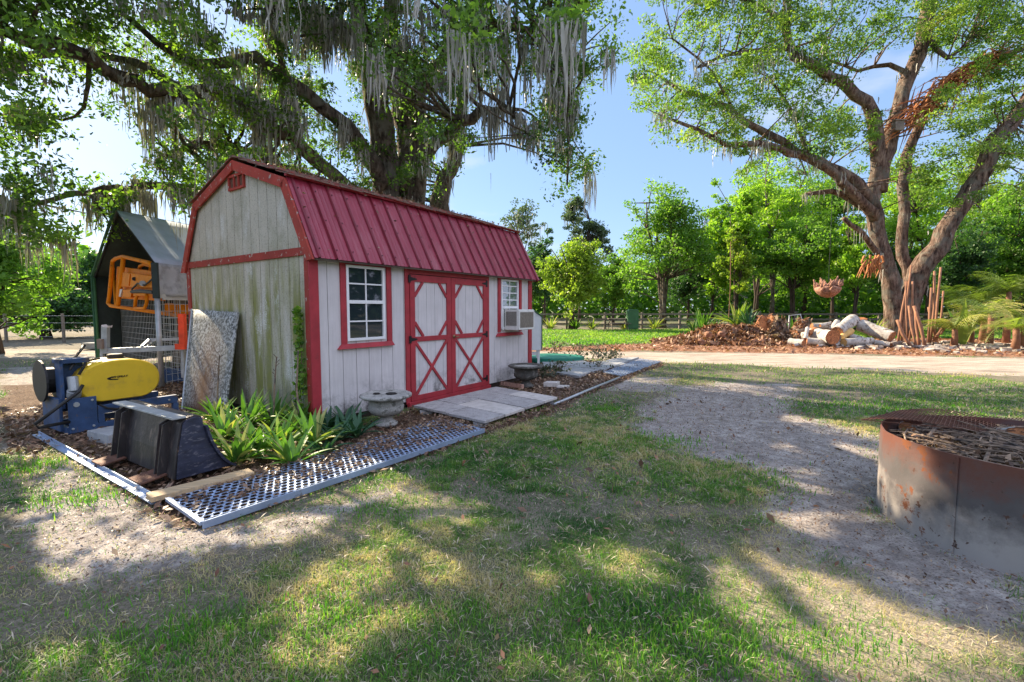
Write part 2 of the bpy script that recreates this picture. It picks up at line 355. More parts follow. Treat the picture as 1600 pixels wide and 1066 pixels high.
# ------------------------------------------------------------------ ground zones (world space)
Z_TRACK = PX((1040,612),(1120,596),(1230,600),(1250,640),(1290,655),(1400,690),(1400,800),(1600,890),(1600,985),(1480,940),(1330,880),(1240,850),(1180,795),(1235,765),(1170,725),(1050,712),(985,672),(1010,640))
Z_SANDL = [PX((40,730),(130,705),(230,790),(300,830),(400,820),(500,790),(600,760),(650,770),(560,800),(480,840),(380,850),(330,850),(240,870),(110,930),(50,880)),
           PX((0,575),(150,570),(150,605),(70,640),(90,690),(0,700)), PX((160,900),(260,860),(300,870),(200,925)),
           PX((940,588),(1060,588),(1040,610),(950,612))]
Z_MULCH = [PX((45,672),(100,600),(290,570),(470,700),(640,640),(765,665),(870,628),(1035,562),(1035,572),(900,622),(880,640),(760,680),(320,822),(250,800),(232,790)), [(0.0,8.0),(0.9,7.2),(3.9,12.2),(2.3,12.4),(.5,13.0),(-1,10)],
           PX((0,600),(80,600),(95,690),(60,720),(0,690))]
Z_ROAD = [(-60,14.5),(-14,13.5),(-9,12.8),(0,13.2),(2.2,13.1),(6,11.9),(10.9,9.9),(16,8.9),(40,6),(42,9.5),(16,13.2),(10,14.9),(5,15.7),(2,15.8),(-8,16.3),(-60,19)]
Z_CHIPS = [(0,16.6),(2,17.6),(5,18.8),(8,21.5),(12,23),(30,22),(48,19),(42,9.8),(17,13.3),(10,15.2),(4.5,15.9),(1.5,15.9)]
Z_FARLIT = [(-4,17),(2.5,18),(7,20),(12,25),(60,25),(60,31.5),(-4,33)]
def zones(x, y):
    n1 = (fbm(x, y, 1.3)-.5); n2 = (fbm(x, y, 5, 3)-.5); w = n1*.9+n2*.5
    sand = np.clip((sdpoly(x, y, Z_TRACK)+w*.8)/.5+.5, 0, 1)
    for z in Z_SANDL: sand = np.maximum(sand, np.clip((sdpoly(x, y, z)+w*.5)/.35+.45, 0, 1)*.9)
    road = np.clip((sdpoly(x, y, Z_ROAD)+w*.7)/.6+.5, 0, 1)
    mulch = 0*x
    for z in Z_MULCH: mulch = np.maximum(mulch, np.clip((sdpoly(x, y, z)+w*.25)/.18+.5, 0, 1))
    chips = np.clip((sdpoly(x, y, Z_CHIPS)+w*1.2)/.8+.5, 0, 1)
    patchy = fbm(x+31, y+7, .55, 3)
    grass = np.clip((patchy-.30+n2*.6)/.2, 0.25, 1)
    # the strip between road and track is thin turf
    thin = soft(x, y, [(1.2,7),(3,6),(5,7.5),(12,8.0),(14,9),(6,11.5),(3.5,12)], 1.5)
    grass *= 1-.5*thin
    grass = grass*(1-sand)*(1-road)*(1-mulch)*(1-chips)
    grass = np.where((y > 9) & (x < -3), grass*.25, grass)
    return grass, sand, road, mulch, chips
Z_DRY_SUNLIT = [PX((1070,860),(1200,845),(1420,920),(1600,985),(1600,1066),(1300,1066),(1120,970)), PX((600,755),(700,775),(830,815),(800,850),(640,815)), PX((740,870),(860,880),(860,940),(760,930)), PX((480,875),(620,890),(600,930),(490,915)), PX((930,850),(1040,850),(1030,905),(940,895))]  # dead straw laid over sun patches, its pale colour also painting them brighter
def dry(x, y):  # weight of the straw tone that also brightens the sun patches
    w = (fbm(x, y, 4, 3)-.5)*.5; d = 0*x
    for z in Z_DRY_SUNLIT: d = np.maximum(d, np.clip((sdpoly(x, y, z)+w)/.3+.5, 0, 1))
    return d
def gz(x, y):                                           # gentle relief
    return (fbm(x, y, .8, 3)-.5)*.05*np.clip((np.hypot(x, y)-1)/3, .3, 1)*np.clip((90-np.hypot(x,y))/60,0,1)-.012
def axis(lo, hi, flo, fhi, st, g=1.18):
    a = list(np.arange(flo, fhi+1e-6, st)); s = st
    while a[-1] < hi: s *= g; a.append(a[-1]+s)
    s = st
    while a[0] > lo: s *= g; a.insert(0, a[0]-s)
    return np.array(a)
gx = axis(-2500, 2500, -9, 12, .075); gy = axis(-300, 4500, .6, 16, .07)
X, Y = np.meshgrid(gx, gy); grass, sand, road, mulch, chips = zones(X, Y)
Zg = gz(X, Y)+.02*(fbm(X, Y, 6, 3)-.5)*(sand+mulch)-.02*road
nx, ny = len(gx), len(gy); idx = np.arange(nx*ny).reshape(ny, nx)
faces = np.stack([idx[:-1,:-1], idx[:-1,1:], idx[1:,1:], idx[1:,:-1]], -1).reshape(-1, 4)
me = bpy.data.meshes.new('ground'); me.vertices.add(nx*ny)
me.vertices.foreach_set('co', np.stack([X, Y, Zg], -1).astype(np.float32).reshape(-1))
me.loops.add(faces.size); me.loops.foreach_set('vertex_index', faces.reshape(-1).astype(np.int32))
me.polygons.add(len(faces)); me.polygons.foreach_set('loop_start', np.arange(0, faces.size, 4, dtype=np.int32))
me.polygons.foreach_set('use_smooth', [True]*len(faces))
for nm, a in (('z_sand', sand), ('z_road', road), ('z_mulch', mulch), ('z_chips', chips), ('z_grass', grass), ('z_dry_sunlit', dry(X, Y))):
    at = me.attributes.new(nm, 'FLOAT', 'POINT'); at.data.foreach_set('value', a.astype(np.float32).reshape(-1))
me.update(calc_edges=True)
ground = bpy.data.objects.new('ground', me); COL.objects.link(ground); tag(ground, kind='structure')
m, nt, b = nodes('yard_ground'); b.inputs['Roughness'].default_value = .95; b.inputs['Specular IOR Level'].default_value = .15
A = lambda n: N(nt, 'ShaderNodeAttribute', attribute_name=n).outputs['Fac']
def perturb(f, lo=.35, hi=.65, sc=14, amt=.7):
    n = noise(nt, sc, 6, .7); a = N(nt, 'ShaderNodeMath', operation='SUBTRACT'); nt.links.new(n, a.inputs[0]); a.inputs[1].default_value = .5
    q = N(nt, 'ShaderNodeMath', operation='MULTIPLY_ADD'); nt.links.new(a.outputs[0], q.inputs[0]); q.inputs[1].default_value = amt*2; nt.links.new(f, q.inputs[2])
    return ramp(nt, q.outputs[0], [(lo, (0,0,0)), (hi, (1,1,1))])
thatch = ramp(nt, noise(nt, 60, 6, .75), [(.3, (.07, .065, .045)), (.5, (.19, .165, .12)), (.72, (.36, .31, .24))])
thatch = mixc(nt, A('z_dry_sunlit'), thatch, ramp(nt, noise(nt, 60, 6, .75), [(.3, (.16, .13, .09)), (.6, (.46, .39, .28))]))  # paler thatch: dry straw plus sunlight painted into the patches
thatch = mixc(nt, perturb(A('z_grass'), .3, .8, 10), thatch, mixc(nt, .55, thatch, (.07, .10, .035)))
sandc = ramp(nt, noise(nt, 9, 8, .72), [(.33, (.22, .195, .175)), (.5, (.41, .37, .335)), (.68, (.60, .55, .49))])
sandc = mixc(nt, ramp(nt, noise(nt, 70, 4, .7), [(.5, (0,0,0)), (.64, (.85,.85,.85))]), sandc, (.10, .075, .06))
sandc = mixc(nt, ramp(nt, noise(nt, 1.6, 6, .7, stretch=(1, 1, 1)), [(.45, (0,0,0)), (.6, (.4,.4,.4))]), sandc, (.18, .15, .13))
roadc = ramp(nt, noise(nt, 3, 9, .75, stretch=(.25, 1.6, 1)), [(.36, (.20, .16, .125)), (.48, (.38, .32, .26)), (.62, (.54, .47, .39))])
roadc = mixc(nt, ramp(nt, noise(nt, 40, 4, .7), [(.56, (0,0,0)), (.66, (.7,.7,.7))]), roadc, (.14, .10, .07))
mulc = ramp(nt, noise(nt, 45, 5, .75), [(.35, (.035, .025, .02)), (.5, (.12, .075, .05)), (.68, (.28, .19, .13))])
chc = ramp(nt, noise(nt, 16, 7, .8), [(.35, (.14, .055, .03)), (.52, (.30, .15, .09)), (.7, (.48, .33, .22))])
c = mixc(nt, perturb(A('z_sand')), thatch, sandc)
c = mixc(nt, perturb(A('z_road')), c, roadc); c = mixc(nt, perturb(A('z_mulch')), c, mulc); c = mixc(nt, perturb(A('z_chips'), sc=6), c, chc)
nt.links.new(c, b.inputs['Base Color']); bump(nt, b, noise(nt, 35, 7, .7), .8, .03); me.materials.append(m)

# ------------------------------------------------------------------ sun patches on the ground (crown leaves and twigs are cut away to let the sun through here)
LIT = [PX(*p) for p in (
  [(478,885),(540,878),(615,900),(605,935),(540,955),(490,925)], [(610,765),(700,785),(800,812),(795,832),(700,818),(635,800)],
  [(755,880),(830,885),(852,912),(780,925)], [(1090,872),(1180,865),(1300,890),(1420,945),(1500,985),(1600,1000),(1600,1066),(1330,1066),(1200,1010),(1130,965),(1095,920)],
  [(0,700),(120,700),(255,800),(380,832),(480,830),(450,852),(300,852),(240,872),(100,925),(60,900),(30,860),(0,800)],
  [(390,790),(470,765),(560,735),(660,738),(600,765),(480,840),(400,835)], [(1190,770),(1260,785),(1310,808),(1280,835),(1200,812)],
  [(1235,686),(1370,698),(1372,716),(1250,710)], [(1080,618),(1160,624),(1140,632),(1070,626)], [(1215,625),(1290,628),(1290,640),(1230,636)],
  [(880,1030),(960,985),(1060,1020),(1090,1066),(870,1066)], [(940,860),(1040,862),(1020,892),(950,885)],
  [(410,960),(470,920),(560,960),(600,1010),(520,1066),(440,1030)],[(60,1010),(170,980),(260,1020),(200,1066),(40,1066)],
  [(395,733),(530,700),(560,728),(430,775)], [(330,665),(500,655),(520,720),(400,735),(330,715)], [(1380,655),(1450,655),(1450,800),(1385,790)],
  [(170,650),(330,650),(330,720),(190,700)],[(1260,655),(1420,640),(1600,650),(1600,662),(1420,652),(1290,664)],[(1000,650),(1060,655),(1050,668),(1000,662)],
  [(0,935),(40,930),(60,960),(0,990)])]
LIT += [PX(*p) for p in ([(0,760),(60,740),(70,800),(20,850),(0,860)],[(640,860),(720,850),(740,900),(670,915)],[(1000,800),(1060,790),(1080,825),(1010,835)],[(690,985),(800,965),(830,1010),(720,1040)],[(860,700),(930,690),(940,715),(870,725)],[(1430,700),(1530,715),(1500,790),(1430,770)])]
rs_ = np.random.default_rng(5)
for k_ in range(26):
    c_ = gp(rs_.uniform(420, 1250), rs_.uniform(760, 1040)); a_ = rs_.uniform(.05, .13); LIT.append([(c_.x+a_*1.6*math.cos(t_), c_.y+a_*math.sin(t_)) for t_ in np.linspace(0, 5.5, 7)])
LIT += [[(2.85,3.15),(3.3,3.1),(3.7,2.6),(3.25,2.1),(2.85,2.5)]]
LIT += [[(-14,14.2),(0,13.6),(10.5,11.2),(40,6.5),(80,10),(80,60),(0,60),(-3,17)], [(-30,11.5),(-12,11),(-8,9.5),(-7.5,12),(-30,16)], [(8,9),(14,7.5),(15,8.2),(8,10)]]
def in_lit(P, grow=0.0):
    P = np.asarray(P, float); t = P[:, 2]/SUN[2]; gx_ = P[:, 0]-SUN[0]*t; gy_ = P[:, 1]-SUN[1]*t
    r = np.zeros(len(P), bool)
    wob = (fbm(gx_, gy_, 5, 2)-.5)*.22
    for q in LIT: r |= sdpoly(gx_, gy_, q)+wob > -grow
    return r

# ------------------------------------------------------------------ foliage builders
def rand_dirs(n, up=0.0):
    d = rng.normal(size=(n, 3)); d[:, 2] += up; return d/np.linalg.norm(d, axis=1, keepdims=True)
def leaf_quads(C, size, aspect=.45, up=.3, droop=0.0, jitter=.35):
    n = len(C); nrm = rand_dirs(n, up); a = rand_dirs(n, -droop)
    a -= nrm*np.sum(a*nrm, 1, keepdims=True); a /= np.linalg.norm(a, axis=1, keepdims=True)+1e-9
    b = np.cross(nrm, a); s = (size*(1+jitter*rng.normal(size=n)).clip(.4, 1.8))[:, None] if np.isscalar(size) else (size*(1+jitter*rng.normal(size=n)).clip(.4, 1.8))[:, None]
    h = s*.5; w = h*aspect
    return np.stack([C-a*h, C+b*w+a*h*.1+nrm*h*.12, C+a*h, C-b*w+a*h*.1+nrm*h*.12], 1)
def clumps(centers, per, spread, flat=.7):
    c = np.repeat(centers, per, 0); n = len(c)
    off = rng.normal(size=(n, 3)); off /= np.linalg.norm(off, axis=1, keepdims=True); off *= (rng.random((n, 1))**.5)
    sp = np.repeat(spread, per)[:, None] if hasattr(spread, '__len__') else spread
    off = off*sp; off[:, 2] *= flat
    return c+off
def moss_strands(P, L, w, per=9, spread=.18):
    n = len(P)*per; base = np.repeat(P, per, 0)+rng.normal(size=(n, 3))*spread*np.array([1, 1, .35])
    ln = np.repeat(L, per)*rng.uniform(.35, 1, n); wd = np.repeat(w, per)*rng.uniform(.5, 1.3, n)
    ang = rng.uniform(0, math.pi, n); ax = np.stack([np.cos(ang), np.sin(ang), np.zeros(n)], 1)
    segs = []; k = 4; cur = base.copy()
    prof = [.7, 1, .8, .55, .05]; off = np.zeros((n, 3))
    pts = [base]
    for i in range(k):
        cur = cur+np.stack([rng.normal(size=n)*.02, rng.normal(size=n)*.02, -ln/k], 1); pts.append(cur)
    for i in range(k):
        a0 = ax*(wd*prof[i]*.5)[:, None]; a1 = ax*(wd*prof[i+1]*.5)[:, None]
        segs.append(np.stack([pts[i]-a0, pts[i]+a0, pts[i+1]+a1, pts[i+1]-a1], 1))
    return np.concatenate(segs), np.tile(rng.random(n), k)

class Den:
    def __init__(s, ells, holes): s.e = ells; s.h = holes
    def __call__(s, px, py):
        q = np.ones_like(px, float)
        for (cx, cy, rx, ry, w) in s.e:
            d = ((px-cx)/rx)**2+((py-cy)/ry)**2; q *= 1-w*np.exp(-d*d*.7)
        p = 1-q
        for (cx, cy, rx, ry) in s.h:
            d = ((px-cx)/rx)**2+((py-cy)/ry)**2; p *= 1-np.exp(-d*d*.7)
        return p
def limb_pts(spec, step=.35, wob=.06):
    """spec: [(px,py,depth,rad_px)] -> smooth world polyline with radii"""
    P = [pt(a, b, d) for a, b, d, r in spec]; Rr = [r/F*d for a, b, d, r in spec]
    out = []; rad = []
    for i in range(len(P)-1):
        p0 = P[max(i-1, 0)]; p1 = P[i]; p2 = P[i+1]; p3 = P[min(i+2, len(P)-1)]
        n = max(2, int((p2-p1).length/step))
        for j in range(n):
            t = j/n; t2 = t*t; t3 = t2*t
            q = .5*((2*p1)+(-p0+p2)*t+(2*p0-5*p1+4*p2-p3)*t2+(-p0+3*p1-3*p2+p3)*t3)
            r = Rr[i]*(1-t)+Rr[i+1]*t
            if out: q = q+Vector((random.uniform(-1, 1), random.uniform(-1, 1), random.uniform(-1, 1)))*min(wob, r*.5)
            out.append(q); rad.append(r*random.uniform(.92, 1.08))
    out.append(P[-1]); rad.append(Rr[-1]); return out, rad
def shades_patch(a, b):
    a, b = np.array(tuple(a)), np.array(tuple(b)); return in_lit(np.array([a+(b-a)*t for t in (.05, .2, .35, .5, .65, .8, .9, 1)]), .14).any()
def twig(mb, a, b, r0, r1, n=4):
    a, b = Vector(a), Vector(b); d = b-a; L = d.length
    s = Vector((random.uniform(-1,1), random.uniform(-1,1), random.uniform(-.3,1)))*L*.13
    pts = [a, a+d*.35+s, a+d*.7+s*.8, b]
    mb.tube(pts, [r0, r0*.75+r1*.25, r0*.4+r1*.6, r1], n, cap=False)

# ------------------------------------------------------------------ BIG LIVE OAK behind the shed
oak = thing('live_oak', 'huge moss hung live oak with many stems rising behind the red roofed shed', 'tree', (-2.6, 12.6, 0))
oloc = Vector(oak.location)
D0 = 12.5
L1 = [  # px, py, depth, radius px
 [(618,520,12.5,40),(612,330,12.5,33),(603,260,12.5,27),(590,170,12.3,24),(575,90,12.2,20),(560,0,12,16),(540,-160,12,9)],
 [(632,520,12.6,36),(640,330,12.6,26),(636,230,12.8,20),(624,140,12.8,17),(612,60,12.8,15),(612,-60,12.8,9)],
 [(650,330,12.2,20),(655,240,12,15),(653,138,11.8,12),(673,112,11.6,10),(697,90,11.4,9),(725,50,11.2,8),(745,-30,11,6)],
 [(688,520,14.5,22),(688,320,14.5,18),(697,280,14.5,16),(712,247,14.5,13),(716,190,14.5,10),(735,100,14.5,7),(750,20,14.5,5)],
 [(634,300,12.3,14),(650,262,12,13),(684,227,11.5,11),(704,206,11.2,10),(735,182,11,9),(766,170,10.8,7.5),(794,173,10.6,6),(814,189,10.5,4.5),(826,208,10.4,3)],
 [(600,300,12.3,18),(584,262,12,17),(543,199,11.5,15),(501,165,11,13),(450,130,10.5,12),(410,100,10.2,11),(380,90,10,9),(308,98,9.6,7),(246,66,9.2,5),(190,20,9,4)],
 [(600,340,12.3,15),(540,292,11.8,14),(500,256,11.3,13),(455,215,10.7,12),(424,197,10.4,11),(385,150,10,9),(350,142,9.6,11),(310,146,9.2,12),(279,146,9,13),(230,138,8.6,13),(195,120,8.3,13),(164,105,8,13),(115,75,7.6,13),(60,64,7.3,13),(0,50,7,13),(-120,20,6.6,13)],
 [(560,300,12.3,9),(470,272,11.8,9),(424,253,11.5,8),(394,240,11.2,7),(328,226,10.8,6),(289,230,10.5,5),(243,253,10.2,4)],
 [(380,330,12.2,6),(300,298,11.6,7),(236,294,11,7),(200,296,10.6,7),(164,298,10.3,6),(115,305,10,5),(59,318,9.8,4)],
 [(290,150,9,7),(230,105,9.4,7),(160,88,9.8,6),(60,85,10,6),(-60,100,10,5)],
 [(560,60,12,9),(520,30,11.8,7),(470,20,11.5,6),(400,-10,11,5)],
 [(720,60,11.3,6),(780,40,11,6),(830,50,10.8,5),(870,60,10.6,4),(900,90,10.5,3),(915,120,10.4,2)],
 [(860,55,10.6,4),(870,110,10.4,3.5),(882,160,10.3,3),(888,230,10.2,2.5),(886,290,10.2,1.5)],
 [(140,92,8.0,4),(138,130,8.5,3.2),(130,168,9,2.6),(98,188,9,2.2),(50,172,9.1,1.4),(20,176,9.2,.8)],
 [(450,130,10.5,6),(430,60,10,5),(415,-20,9.6,4)],
]
mb = MB(); limb_all = []; limb_r = []
for sp in L1:
    sp = [(a, b_, d, q*(.78 if q > 12 else .9)) for a, b_, d, q in sp]
    p, r = limb_pts(sp); q_ = to_px(np.array([tuple(v) for v in p])); off = (q_[:, 0] < -15) | (q_[:, 1] < -15); bad = off & in_lit(np.array([tuple(v) for v in p]), .1)
    if bad.any(): k = max(3, int(np.argmax(bad))); p, r = p[:k], r[:k]
    mb.tube([q-oloc for q in p], r, 12, jit=.07); limb_all += p; limb_r += r
# buttressed base
mb.tube([Vector((0,0,-.2)), Vector((0,0,.3)), Vector((0,0,1.2)), Vector((-.1,0,2.6))], [1.4, .9, .6, .4], 14, jit=.1)
oak_den = Den([(20,60,90,80,1.0),(150,40,110,50,.75),(280,50,100,60,.7),(330,160,110,50,.75),(430,150,75,70,.95),(420,60,70,55,.65),(505,50,55,60,.8),(500,235,45,50,.45),
 (600,90,55,120,.8),(685,90,70,110,.8),(640,270,45,60,.75),(560,275,35,45,.7),(780,50,90,65,.95),(880,45,65,60,.95),(715,200,45,50,.45),(885,130,45,45,.75),(872,200,42,50,.85),(886,255,30,42,.85),
 (370,260,65,50,.65),(300,215,60,45,.5),(235,290,90,35,.75),(60,195,70,22,.5),(145,180,30,50,.4),(25,310,75,70,.98),(110,330,65,45,.85),(30,130,60,70,.6),(180,290,60,35,.6),(200,325,60,35,.7),(15,240,30,60,.5),(430,240,60,50,.6),(760,250,20,30,.3)],
 [(105,245,45,25),(195,235,35,35),(280,325,25,25),(525,110,18,45),(800,235,45,50),(345,30,25,30),(240,190,25,25)])
cl = []
cnt = 0
while cnt < 900:                                           # clumps that fill the crown
    n = 400; px = rng.uniform(-150, 960, n); py = rng.uniform(-260, 400, n)
    d = oak_den(px, py); keep = rng.random(n) < np.where((py < 0) | (px < 0), .55, d)
    for a, b_ in zip(px[keep], py[keep]):
        dep = 8.0+max(a, -100)/560*3.6+rng.normal()*1.3 if a < 560 else 12.0+rng.normal()*1.4
        if a > 780: dep = 10.5+rng.normal()*.7
        cl.append(pt(a, b_, max(dep, 6))); cnt += 1
# clumps added on the sun side, mostly out of view, to shade the lawn
def allowed(P):
    q = to_px(P)[0]
    if q[2] < 1: return True
    if q[0] < -20 or q[1] < -20 or q[0] > 1620: return True
    return q[1] < 420 and rng.random() < float(oak_den(np.array([q[0]]), np.array([q[1]]))[0])*.9-.1
gcount = 0; tries = 0
while gcount < 640 and tries < 20000:
    tries += 1
    g = np.array([rng.uniform(-6.5, 9.5), rng.uniform(.5, 12.5), 0]); h = rng.uniform(4.2, 13)
    P = g+SUN/SUN[2]*h
    if in_lit(P[None], .3)[0] or not allowed(P): continue
    if g[0] < -3 and g[1] > 6.5: continue
    cl.append(Vector(P)); gcount += 1
cl = np.array([tuple(c) for c in cl])
LP = np.array([tuple(p) for p in limb_all]); LR = np.array(limb_r)
for c in cl:                                               # sub-branches from limb to clump
    dd = np.linalg.norm(LP-c, axis=1); j = int(np.argmin(dd+np.where(LP[:, 2] > c[2]+1, 1.5, 0)))
    if .3 < dd[j] < 3.2:
        if shades_patch(LP[j], c): continue
        a = Vector(LP[j])-oloc; twig(mb, a, Vector(c)-oloc, min(LR[j]*.6, .045), .008)
mb.build('trunk', M['bark'], oak, smooth=True)
C = clumps(cl, 115, rng.uniform(.24, .58, len(cl)))
q = to_px(C); C = C[(~in_lit(C, .0)) | (rng.random(len(C)) < .03)]
q = to_px(C); vis = (q[:, 0] > -30) & (q[:, 0] < 1630) & (q[:, 1] > -30) & (q[:, 2] > 0)
sz = np.where(vis, .082, .18)
Vq = leaf_quads(C, sz, .5, .25); big = fbm(C[:, 0]*1.0, C[:, 2]*1.0+C[:, 1], .5, 2)
rn = np.clip(rng.random(len(C))*.6+(big-.35)*1.3, 0, 1)
npmesh('crown', Vq-np.array(oloc)[None, None], 4, M['leaf_oak'], rn, oak)
# hanging moss
sel = rng.choice(len(LP), 420); mp = LP[sel]+rng.normal(size=(420, 3))*.12
sel2 = cl[rng.choice(len(cl), 330)]; mp = np.concatenate([mp, sel2])
bd = [pt(rng.uniform(a, b_), rng.uniform(c_, d_), e_+rng.normal()*.3) for a, b_, c_, d_, e_, n_ in ((470, 560, 0, 70, 10.8, 34), (590, 700, 0, 120, 11.3, 22), (0, 70, 60, 180, 8, 22), (380, 470, 150, 200, 10.2, 18), (200, 330, 120, 150, 9, 18), (700, 790, 60, 150, 10.8, 12), (860, 900, 90, 220, 10.3, 12), (120, 270, 0, 40, 8.6, 18), (160, 300, 292, 305, 10.5, 12), (300, 400, 0, 80, 9.6, 20), (0, 60, 290, 330, 9, 10)) for _ in range(n_)]
mp = np.concatenate([mp, np.array([tuple(v) for v in bd])])
qq = to_px(mp); ok = (mp[:, 2] > 2.6) & ((qq[:, 1] < 330) | (qq[:, 0] < 120)) & ~in_lit(mp, .0)
mp = mp[ok]; Lm = rng.uniform(.25, 1.1, len(mp))
Lm = np.where(rng.random(len(mp)) < .15, Lm*1.7, Lm)
ms, mr = moss_strands(mp, Lm, np.full(len(mp), .034), 24, .085)
k = ~in_lit(ms.mean(1), .1); ms, mr = ms[k], mr[k]
npmesh('moss', ms-np.array(oloc)[None, None], 4, M['moss'], mr, oak)['kind'] = 'stuff'

# ------------------------------------------------------------------ OAK on the right with cut logs at its foot
ro = thing('leaning_oak', 'tall spreading oak with forked sunlit trunk behind the cut log pile', 'tree', tuple(pt(1400, 524, 24))[:2]+(0,))
rloc = Vector(ro.location)
L2 = [
 [(1402,526,24,25),(1397,493,24,18),(1390,439,24,14.5),(1374,380,24,13.5),(1366,317,24,13),(1369,273,24,12.5),(1369,205,23.6,12),(1355,161,23.4,11),(1316,132,23,10),(1257,95,22.6,9),(1233,68,22.4,8),(1228,-40,22,7)],
 [(1412,520,24.3,16),(1418,439,24.4,10),(1411,380,24.5,10),(1413,312,24.6,9),(1418,244,24.6,9),(1437,195,24.6,8),(1460,150,24.5,7),(1500,112,24.3,7),(1560,86,24,6),(1620,72,24,5)],
 [(1410,524,23.8,24),(1424,470,23.8,20),(1440,425,23.6,18),(1477,361,23.4,16),(1520,293,23.2,15),(1555,220,23,14),(1598,171,23,13),(1660,60,23,10)],
 [(1376,300,24,12),(1384,234,24.2,13),(1398,195,24.2,13),(1418,127,24.4,13),(1437,73,24.5,12),(1452,0,24.6,11),(1468,-120,24.6,8)],
 [(1366,322,24,11),(1340,292,23.8,10),(1311,268,23.6,9),(1262,244,23.3,8),(1203,210,23,7),(1150,180,22.6,6),(1101,151,22.2,4.5),(1062,141,22,3.5),(1028,117,21.8,2)],
 [(1368,345,24,10),(1345,315,23.6,9),(1291,262,23,8),(1252,244,22.7,7),(1184,222,22.3,6),(1135,227,22,5),(1086,200,21.7,4),(1033,180,21.5,2)],
 [(1233,76,22.4,5),(1174,78,22,4),(1125,90,21.8,3),(1086,107,21.6,2)],
 [(1388,412,24,6),(1374,395,23.8,6),(1340,361,23.4,5),(1318,341,23,4)],
 [(1364,342,24,6),(1330,312,24,6),(1300,300,24,5),(1258,304,24,3)],
 [(1418,127,24.4,5),(1390,100,25,4),(1340,110,25,3),(1290,90,25,2)],
 [(1452,60,24.6,5),(1480,90,24,4),(1520,60,24,3)],[(1150,180,22.6,3),(1110,110,22,2),(1050,60,21.7,1.5)],
 [(1262,244,23,4),(1240,180,23,3),(1200,120,23,2)],[(1233,40,22.2,5),(1190,10,22,4),(1130,-10,22,3)],
]
mb = MB(); la = []; lr = []
for sp in L2:
    sp = [(a, b_, d, q*.78) for a, b_, d, q in sp]
    p, r = limb_pts(sp, .6, .1); mb.tube([q-rloc for q in p], r, 12, jit=.08); la += p; lr += r
LP = np.array([tuple(p) for p in la]); LR = np.array(lr)
rden = Den([(1060,125,65,55,.6),(1095,190,60,30,.5),(1120,40,90,50,.55),(1010,105,30,40,.5),(1200,50,80,60,.75),(1180,150,80,45,.65),(1280,50,70,50,.55),(1260,165,70,45,.55),(1340,50,50,50,.45),
 (1500,40,80,50,.7),(1570,70,60,80,.95),(1560,190,60,80,.85),(1335,220,50,35,.5),(1480,270,60,50,.6),(1400,60,40,50,.35),(1200,255,50,25,.5),(1170,205,70,35,.6),(1300,200,50,40,.5),(1500,170,50,60,.5),(1420,300,40,40,.3)],
 [(1410,150,20,40),(1330,150,20,20),(1100,95,25,18)])
cl = []
while len(cl) < 1350:
    n = 400; px = rng.uniform(985, 1760, n); py = rng.uniform(-300, 340, n)
    d = rden(px, py); keep = rng.random(n) < np.where((py < 0) | (px > 1600), .6, d)
    for a, b_ in zip(px[keep], py[keep]):
        cl.append(tuple(pt(a, b_, 21.5+min(max((a-1000)/400, 0), 1)*2.5+rng.normal()*1.8)))
cl = np.array(cl)
for c in cl:
    dd = np.linalg.norm(LP-c, axis=1); j = int(np.argmin(dd))
    if .4 < dd[j] < 3.2 and random.random() < .6: twig(mb, Vector(LP[j])-rloc, Vector(c)-rloc, min(LR[j]*.5, .04), .007)
mb.build('trunk', M['bark_red'], ro, smooth=True)
C = clumps(cl, 140, rng.uniform(.35, .9, len(cl)), .6)
big = fbm(C[:, 0]*1.0, C[:, 2]+C[:, 1], .35, 2)
npmesh('crown', leaf_quads(C, .125, .48, .25)-np.array(rloc)[None, None], 4, M['leaf_oak2'], np.clip(rng.random(len(C))*.6+(big-.35)*1.2, 0, 1), ro)
mp = np.concatenate([LP[rng.choice(len(LP), 200)], cl[rng.choice(len(cl), 150)]]); mp = mp[(mp[:, 0] < 16) | (rng.random(len(mp)) < .3)]
ms, mr = moss_strands(mp, rng.uniform(.3, 1.3, len(mp)), np.full(len(mp), .05), 9, .22)
npmesh('moss', ms-np.array(rloc)[None, None], 4, M['moss'], mr, ro)['kind'] = 'stuff'

